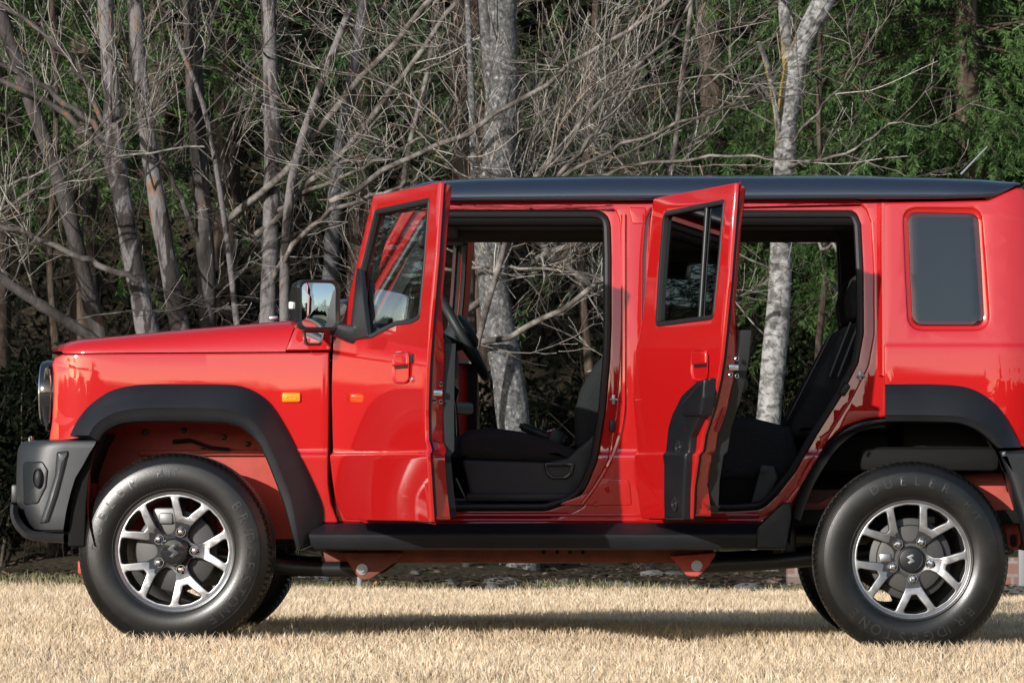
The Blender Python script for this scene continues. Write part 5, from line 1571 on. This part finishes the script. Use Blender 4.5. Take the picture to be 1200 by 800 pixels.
bare_tree('bare_tree', 'white-barked forked birch with yellow lichen behind the rear door opening', 11.9, [(896, 545), (904, 450), (913, 350), (917, 250), (921, 160), (929, 90), (944, 42), (966, 0), (990, -60)], (29, 25), 'birch_bark', seed=10, n1=9,
          stems=[([(928, 110), (923, 60), (919, 10), (914, -50)], (17, 13), .2), ([(914, 165), (908, 120), (897, 70), (888, 50)], (8, 6), -.3), ([(907, 118), (895, 103), (880, 90)], (7, 6), -.2)],
          limbs=[([(914, 200), (960, 187), (1000, 172), (1030, 153), (1067, 132)], (4, 2), -.6), ([(916, 180), (950, 140), (985, 105), (1000, 70)], (3.5, 2), -.5), ([(905, 275), (860, 270), (800, 262)], (5, 3), -.5), ([(905, 278), (950, 284), (1000, 293)], (5, 4), -.7)])
# leaning limbs in front, from a multi-stemmed tree whose foot the car hides
bare_tree('bare_tree', 'low spreading bare tree whose pale limbs sweep right above the roof', 11.2, [(545, 470), (560, 400), (585, 310), (610, 235), (655, 175), (722, 100), (790, 40)], (8, 4), 'limb', seed=12, n1=22, dens=1.2, z1=(1.4, 4.2), l1=(.9, 1.9),
          limbs=[([(640, 230), (690, 160), (725, 120), (760, 60)], (6, 4), .2), ([(620, 235), (720, 200), (850, 180), (925, 188)], (5, 3), .1), ([(630, 225), (740, 165), (860, 120), (900, 95)], (5, 3), -.3)])
bare_tree('bare_tree', 'thicket-like bare tree of fine twigs above the rear doors', 13.0, [(760, 480), (765, 380), (775, 280), (790, 180), (800, 90), (812, -10)], (9, 5), 'limb', seed=13, n1=30, dens=1.25, z1=(.9, 4.6), l1=(.8, 1.8))
bare_tree('bare_tree', 'fine-twigged grey bush tree filling the gap above the front door', 13.4, [(470, 480), (476, 380), (468, 280), (478, 180), (500, 90), (515, -10)], (9, 5), 'limb', seed=14, n1=28, dens=1.15, z1=(.9, 4.6), l1=(.8, 1.8))
bare_tree('bare_tree', 'dark scrubby bare tree with a low limb slanting down to the nose of the bonnet', 11.4, [(112, 398), (55, 362), (-10, 318), (-70, 270)], (13, 11), 'dark_peeling_bark', seed=15, n1=12, dens=1.0, z1=(.8, 3.6),
          limbs=[([(-20, 225), (60, 195), (110, 160), (140, 118)], (4, 2), -.6), ([(-20, 250), (60, 215), (120, 185), (240, 172)], (4, 2), -.5), ([(160, 330), (90, 300), (20, 270), (-20, 262)], (8, 6), -.3)])
bare_tree('bare_tree', 'thin dark bare tree deep in the wood behind the rear doors', 15.5, [(700, 560), (690, 430), (680, 300), (690, 150), (700, -20)], (12, 8), 'conifer_bark', seed=16, n1=22, twig='twig_dark', z1=(.5, 4.4))
bare_tree('bare_tree', 'dark brown trunk beside the lichen trunk behind the steering wheel', 14.4, [(553, 560), (549, 440), (546, 330), (540, 180), (536, -30)], (25, 18), 'conifer_bark', seed=17, n1=10, twig='twig_dark')
bare_tree('bare_tree', 'thin dark sapling behind the nose of the bonnet', 15.0, [(60, 560), (66, 430), (58, 300), (66, 150), (60, -20)], (9, 6), 'conifer_bark', seed=18, n1=20, twig='twig_dark', z1=(.4, 4.4))
bare_tree('bare_tree', 'thin dark sapling deep in the wood behind the birch', 15.4, [(965, 560), (958, 430), (968, 300), (960, 150), (962, -20)], (9, 6), 'conifer_bark', seed=19, n1=20, twig='twig_dark', z1=(.4, 4.4))

# more of the same wood to either side of the view
_src = [o for o in bpy.data.objects if o.name.startswith('bare_tree') and o.parent is None]
for k, (si, x, y) in enumerate(((1, -5.2, 12.2), (6, -6.6, 13.0), (3, -7.6, 11.8), (10, -4.6, 13.6), (2, 5.0, 12.4), (7, 6.3, 13.2), (4, 7.6, 12.0), (9, 4.6, 13.8), (11, 5.8, 11.6))):
    s_ = _src[si % len(_src)]
    r_ = s_.copy(); COL.objects.link(r_)
    r_.location = (x, y, float(bank_z(x, y)) + (s_.location.z - float(bank_z(s_.location.x, s_.location.y))))
    r_['label'] = 'bare tree further along the edge of the wood'
    for c_ in list(s_.children):
        d_ = c_.copy(); COL.objects.link(d_); d_.parent = r_
# ====================================================================== CONIFERS
def needle_mat(name, a, b, c):
    p = Mat(name).set(rough=0.7, spec=0.06)
    v = p.coord(kind='Object')
    cc = island_color(p, [(0, a), (0.5, b), (1, c)])
    cc = p.mix(p.ramp(p.noise(1.1, 3, .6, v), [(0.4, (0, 0, 0)), (0.7, (0.55, 0.55, 0.55))]), cc, b)
    p.color(cc)
    # a little light passes through the needles
    tr = p.n('ShaderNodeBsdfTranslucent'); p.l(cc, tr.inputs[0])
    ad = p.n('ShaderNodeMixShader'); ad.inputs[0].default_value = .25
    p.l(p.b.outputs[0], ad.inputs[1]); p.l(tr.outputs[0], ad.inputs[2]); p.l(ad.outputs[0], p.out.inputs[0])
    M[name] = p.m
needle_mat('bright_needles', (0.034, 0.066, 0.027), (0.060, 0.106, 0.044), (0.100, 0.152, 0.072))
needle_mat('sunny_needles', (0.046, 0.095, 0.030), (0.085, 0.155, 0.050), (0.14, 0.22, 0.085))  # sunlit foliage: the brightness of the sun is put into this colour
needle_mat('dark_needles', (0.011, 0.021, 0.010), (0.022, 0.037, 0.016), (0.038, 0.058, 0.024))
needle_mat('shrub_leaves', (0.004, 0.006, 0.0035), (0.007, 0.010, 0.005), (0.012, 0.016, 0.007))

def conifer(label, px, y, zlo, ztop, rad, mat, seed, nb=90, fr=7, hi=True, lean=(0, 0)):
    rg = np.random.default_rng(seed)
    x = U(px, 0, y)[0]; zb = float(bank_z(x, y)) - .05
    root = empty('conifer', (x, y, zb)); tag(root, label, 'tree', 'evergreen trees in the wood')
    K = 12
    tz = np.linspace(0, ztop, K); P = np.c_[lean[0] * tz / ztop + .03 * np.sin(tz), lean[1] * tz / ztop, tz]
    tb = Tubes(); tb.add(P[None], np.linspace(.13, .02, K)[None], 10); tr = tb.build('trunk', M['conifer_bark'], root)
    # boughs
    S, D, L = [], [], []
    for k in range(nb):
        t = rg.uniform(0, 1) ** (1.9 if hi else 1.15); z = zlo + (ztop - .2 - zlo) * t
        an = rg.uniform(0, 2 * PI); el = rg.uniform(-.25, .25)
        S.append((np.interp(z, tz, P[:, 0]), np.interp(z, tz, P[:, 1]), z)); D.append((math.cos(an), math.sin(an), math.sin(el)))
        L.append(rad * (1 - t) ** .75 * rg.uniform(.65, 1.15) + .25)
    S, D, L = np.array(S), np.array(D), np.array(L)
    B = np.empty((nb, 8, 3)); B[:, 0] = S; cur = S.copy()
    for k in range(1, 8):
        D[:, 2] -= .075; D += rg.normal(size=D.shape) * .06; D /= np.linalg.norm(D, axis=1, keepdims=True)
        cur = cur + D * (L / 7)[:, None]; B[:, k] = cur
    bb = Tubes(); bb.add(B, (.010 * np.linspace(1, .25, 8))[None] * np.ones((nb, 1)), 4)
    bb.build('boughs', M['conifer_bark'], root)
    # hanging sprays with needle tufts
    Fp, Fr = grow_children(B, np.full((nb, 8), .004), fr, .28, .58, rg, K=8, spread=.75, up=-.55, wig=.10, t0=.04)
    n = len(Fp); per = 56
    t = rg.uniform(.05, 1, (n, per)) * 7; a = np.minimum(t.astype(int), 6); f = (t - a)[..., None]
    ii = np.arange(n)[:, None]
    C = Fp[ii, a] * (1 - f) + Fp[ii, a + 1] * f
    T = Fp[ii, a + 1] - Fp[ii, a]; T /= np.linalg.norm(T, axis=2, keepdims=True) + 1e-9
    # tufts stand off the spray at an angle, mostly in its plane
    q = rg.normal(size=C.shape); q[..., 2] -= .2; q -= T * (q * T).sum(2, keepdims=True); q /= np.linalg.norm(q, axis=2, keepdims=True) + 1e-9
    d = T * .75 + q * .75; d /= np.linalg.norm(d, axis=2, keepdims=True)
    zz = C[..., 2] + zb
    small = zz < 5.2
    ln = np.where(small, rg.uniform(.035, .075, zz.shape), rg.uniform(.16, .30, zz.shape))
    keep = small | (rg.uniform(0, 1, zz.shape) < .20)
    C, d, ln = C[keep], d[keep], ln[keep]
    C = C + d * ln[:, None] * .45
    s = np.cross(d, rg.normal(size=d.shape)); s /= np.linalg.norm(s, axis=1, keepdims=True) + 1e-9
    W = np.where(ln < .12, ln * .165, ln * .32)[:, None]; L2 = ln[:, None]
    V = np.empty((len(C), 4, 3))
    V[:, 0] = C - d * L2 / 2; V[:, 1] = C + s * W / 2; V[:, 2] = C + d * L2 / 2; V[:, 3] = C - s * W / 2
    quads_mesh('crown', V, M[mat], root)
    return root
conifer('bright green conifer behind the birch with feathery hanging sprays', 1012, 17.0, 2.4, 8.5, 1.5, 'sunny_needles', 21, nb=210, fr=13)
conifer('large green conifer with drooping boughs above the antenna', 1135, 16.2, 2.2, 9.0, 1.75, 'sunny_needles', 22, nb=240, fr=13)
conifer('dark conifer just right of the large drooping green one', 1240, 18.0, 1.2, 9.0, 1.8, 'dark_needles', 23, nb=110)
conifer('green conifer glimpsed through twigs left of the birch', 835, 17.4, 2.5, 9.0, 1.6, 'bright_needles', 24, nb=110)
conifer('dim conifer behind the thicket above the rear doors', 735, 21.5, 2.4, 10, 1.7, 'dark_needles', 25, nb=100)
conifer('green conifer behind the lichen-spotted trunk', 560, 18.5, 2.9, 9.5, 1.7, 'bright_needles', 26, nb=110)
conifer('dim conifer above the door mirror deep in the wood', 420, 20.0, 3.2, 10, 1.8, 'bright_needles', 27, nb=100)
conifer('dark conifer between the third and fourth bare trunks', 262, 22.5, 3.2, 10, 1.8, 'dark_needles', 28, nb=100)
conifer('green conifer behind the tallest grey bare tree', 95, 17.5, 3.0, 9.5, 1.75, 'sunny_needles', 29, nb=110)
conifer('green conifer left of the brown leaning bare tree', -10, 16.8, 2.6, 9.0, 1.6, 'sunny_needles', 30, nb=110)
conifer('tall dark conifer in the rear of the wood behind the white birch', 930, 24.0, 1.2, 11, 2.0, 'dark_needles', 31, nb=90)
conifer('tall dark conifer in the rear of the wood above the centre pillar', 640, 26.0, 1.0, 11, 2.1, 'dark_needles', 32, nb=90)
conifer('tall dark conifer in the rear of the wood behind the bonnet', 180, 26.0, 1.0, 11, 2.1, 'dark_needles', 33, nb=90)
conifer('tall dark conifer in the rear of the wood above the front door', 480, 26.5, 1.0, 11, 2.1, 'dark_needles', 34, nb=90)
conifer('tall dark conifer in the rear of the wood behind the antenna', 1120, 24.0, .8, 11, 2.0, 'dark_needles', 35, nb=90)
# unseen trees beyond the left edge, added so their crowns shade the wood
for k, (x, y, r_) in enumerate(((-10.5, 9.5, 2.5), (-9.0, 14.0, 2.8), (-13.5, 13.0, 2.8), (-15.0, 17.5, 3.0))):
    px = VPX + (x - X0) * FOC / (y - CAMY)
    conifer('unseen broad evergreen added left of the leaning bare trees to shade the wood', px, y, 3.2, 11.5, r_, 'dark_needles', 40 + k, nb=130, fr=7)

# ---------------------------------------------------------------------- dark evergreen shrubs
def shrub(label, px, y, h, w, seed, n=9000):
    rg = np.random.default_rng(seed)
    x = U(px, 0, y)[0]; zb = float(bank_z(x, y)) - .03
    root = empty('evergreen_shrub', (x, y, zb)); tag(root, label, 'shrub', 'dark shrubs under the trees')
    ns = 16
    an = rg.uniform(0, 2 * PI, ns); D = np.c_[np.cos(an) * .55, np.sin(an) * .55, np.ones(ns)]
    S = np.zeros((ns, 3)); out = np.empty((ns, 8, 3)); out[:, 0] = S; cur = S.copy()
    for k in range(1, 8):
        D += rg.normal(size=D.shape) * .18; D /= np.linalg.norm(D, axis=1, keepdims=True)
        cur = cur + D * (np.array([w, w, h]) * .95 / 7); out[:, k] = cur
    tb = Tubes(); tb.add(out, (.014 * np.linspace(1, .3, 8))[None] * np.ones((ns, 1)), 5)
    B, BR = grow_children(out, np.full((ns, 8), .008), 7, .2, .5, rg, K=5, spread=1.0, up=.3); tb.add(B, np.clip(BR, .002, .005), 4)
    tb.build('stems', M['twig_dark'], root)
    ii = rg.integers(0, len(B), n); jj = rg.integers(1, 5, n)
    C = B[ii, jj] + rg.normal(size=(n, 3)) * .06
    C[:, 2] = np.clip(C[:, 2], .02, None)
    quads_mesh('foliage', leaf_quads(C, .06, rg, aspect=.4), M['shrub_leaves'], root)
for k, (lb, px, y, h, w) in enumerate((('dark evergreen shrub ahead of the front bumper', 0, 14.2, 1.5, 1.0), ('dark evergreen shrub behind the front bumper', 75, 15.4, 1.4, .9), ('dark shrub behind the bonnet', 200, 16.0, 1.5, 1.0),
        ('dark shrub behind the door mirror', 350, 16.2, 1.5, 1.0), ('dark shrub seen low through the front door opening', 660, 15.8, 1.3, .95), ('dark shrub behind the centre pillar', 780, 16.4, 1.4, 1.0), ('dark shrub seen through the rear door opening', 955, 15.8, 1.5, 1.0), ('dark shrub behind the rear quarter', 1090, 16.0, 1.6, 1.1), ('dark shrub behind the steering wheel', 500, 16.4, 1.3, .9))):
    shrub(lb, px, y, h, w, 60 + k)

# undergrowth and the far wood, beyond counting
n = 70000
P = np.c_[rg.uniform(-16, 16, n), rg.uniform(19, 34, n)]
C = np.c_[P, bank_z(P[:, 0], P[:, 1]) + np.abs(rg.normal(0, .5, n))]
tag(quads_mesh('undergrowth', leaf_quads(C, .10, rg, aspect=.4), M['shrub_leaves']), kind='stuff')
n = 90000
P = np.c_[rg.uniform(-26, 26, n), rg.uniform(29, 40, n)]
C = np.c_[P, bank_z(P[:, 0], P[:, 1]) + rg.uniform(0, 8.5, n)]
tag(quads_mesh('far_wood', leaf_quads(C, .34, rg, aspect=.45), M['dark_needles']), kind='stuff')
# dead bracken and fine dark stems on the bank
n = 2600
S = np.c_[rg.uniform(-8, 8, n), rg.uniform(13.5, 24, n)]; S = np.c_[S, bank_z(S[:, 0], S[:, 1]) - .02]
D = rg.normal(size=(n, 3)) * .5 + np.array([0, 0, .8]); D /= np.linalg.norm(D, axis=1, keepdims=True); out = np.empty((n, 6, 3)); out[:, 0] = S; cur = S.copy(); L = rg.uniform(.3, 1.5, n)
for k in range(1, 6):
    D += rg.normal(size=D.shape) * .22; D[:, 2] -= .08; D /= np.linalg.norm(D, axis=1, keepdims=True); cur = cur + D * (L / 5)[:, None]; out[:, k] = cur
tb = Tubes(); rr = np.full((n, 6), .0035) * np.linspace(1, .5, 6)[None]; tb.add(out, rr, 3)
B, BR = grow_children(out, rr, 4, .12, .4, rg, K=4, spread=1.0, up=.1, wig=.2); tb.add(B, np.clip(BR, .0015, .003), 3)
tag(tb.build('brushwood', M['twig_dark']), kind='stuff')

# wood on the far side of the lawn, behind the photographer
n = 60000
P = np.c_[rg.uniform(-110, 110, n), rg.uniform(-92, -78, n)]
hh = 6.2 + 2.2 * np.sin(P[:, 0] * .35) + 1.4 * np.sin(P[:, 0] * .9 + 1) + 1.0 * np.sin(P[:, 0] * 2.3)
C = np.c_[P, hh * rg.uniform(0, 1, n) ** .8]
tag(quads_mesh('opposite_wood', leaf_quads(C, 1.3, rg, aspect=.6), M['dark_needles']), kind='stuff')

# ====================================================================== BRICK EDGING AND POSTS
p = Mat('brick').set(rough=0.9)
v = p.coord((1, 1, 1), 'Object')
br = p.n('ShaderNodeTexBrick'); br.inputs['Scale'].default_value = 1.0
mp = p.n('ShaderNodeMapping'); mp.inputs['Rotation'].default_value = (R(90), 0, 0)
p.l(v, mp.inputs[0]); p.l(mp.outputs[0], br.inputs['Vector'])
br.inputs['Color1'].default_value = (0.20, 0.075, 0.055, 1); br.inputs['Color2'].default_value = (0.13, 0.10, 0.095, 1); br.inputs['Mortar'].default_value = (0.20, 0.18, 0.165, 1)
br.inputs['Brick Width'].default_value = .21; br.inputs['Row Height'].default_value = .07; br.inputs['Mortar Size'].default_value = .008
p.color(p.mix(p.ramp(p.noise(30, 4, .6, v), [(0.3, (0.5, 0.5, 0.5)), (0.7, (0, 0, 0))]), br.outputs['Color'], (0.16, 0.10, 0.08)))
M['brick'] = p.m
wy = 8.3
xa = U(922, 0, wy)[0]
bw = MB()
bw.box(((xa + 7) / 2, wy, .065), (7 - xa, .22, .20), .008)
o = bw.build('brick_edging', M['brick']); tag(o, 'low red brick edging wall behind the rear wheel at the edge of the lawn', 'wall')
simple('painted_post', (0.20, 0.20, 0.205), 0.6)
x, _ = U(1199, 0, 7.8)
po = MB().box((x, 7.8, .12), (.05, .05, .40), .008); po.box((x, 7.8, .325), (.065, .065, .02), .006)
tag(po.build('post', M['painted_post']), 'short square grey post beside the brick edging', 'post')
x, _ = U(421.5, 0, 7.2)
st = MB().tube([(x, 7.2, -.02), (x, 7.2, .10)], .014, 12); st.tube([(x, 7.2, .10), (x, 7.2, .106)], [.016, .012], 12)
tag(st.build('stake', M['painted_post']), 'small grey pipe stake in the grass seen below the car', 'stake')
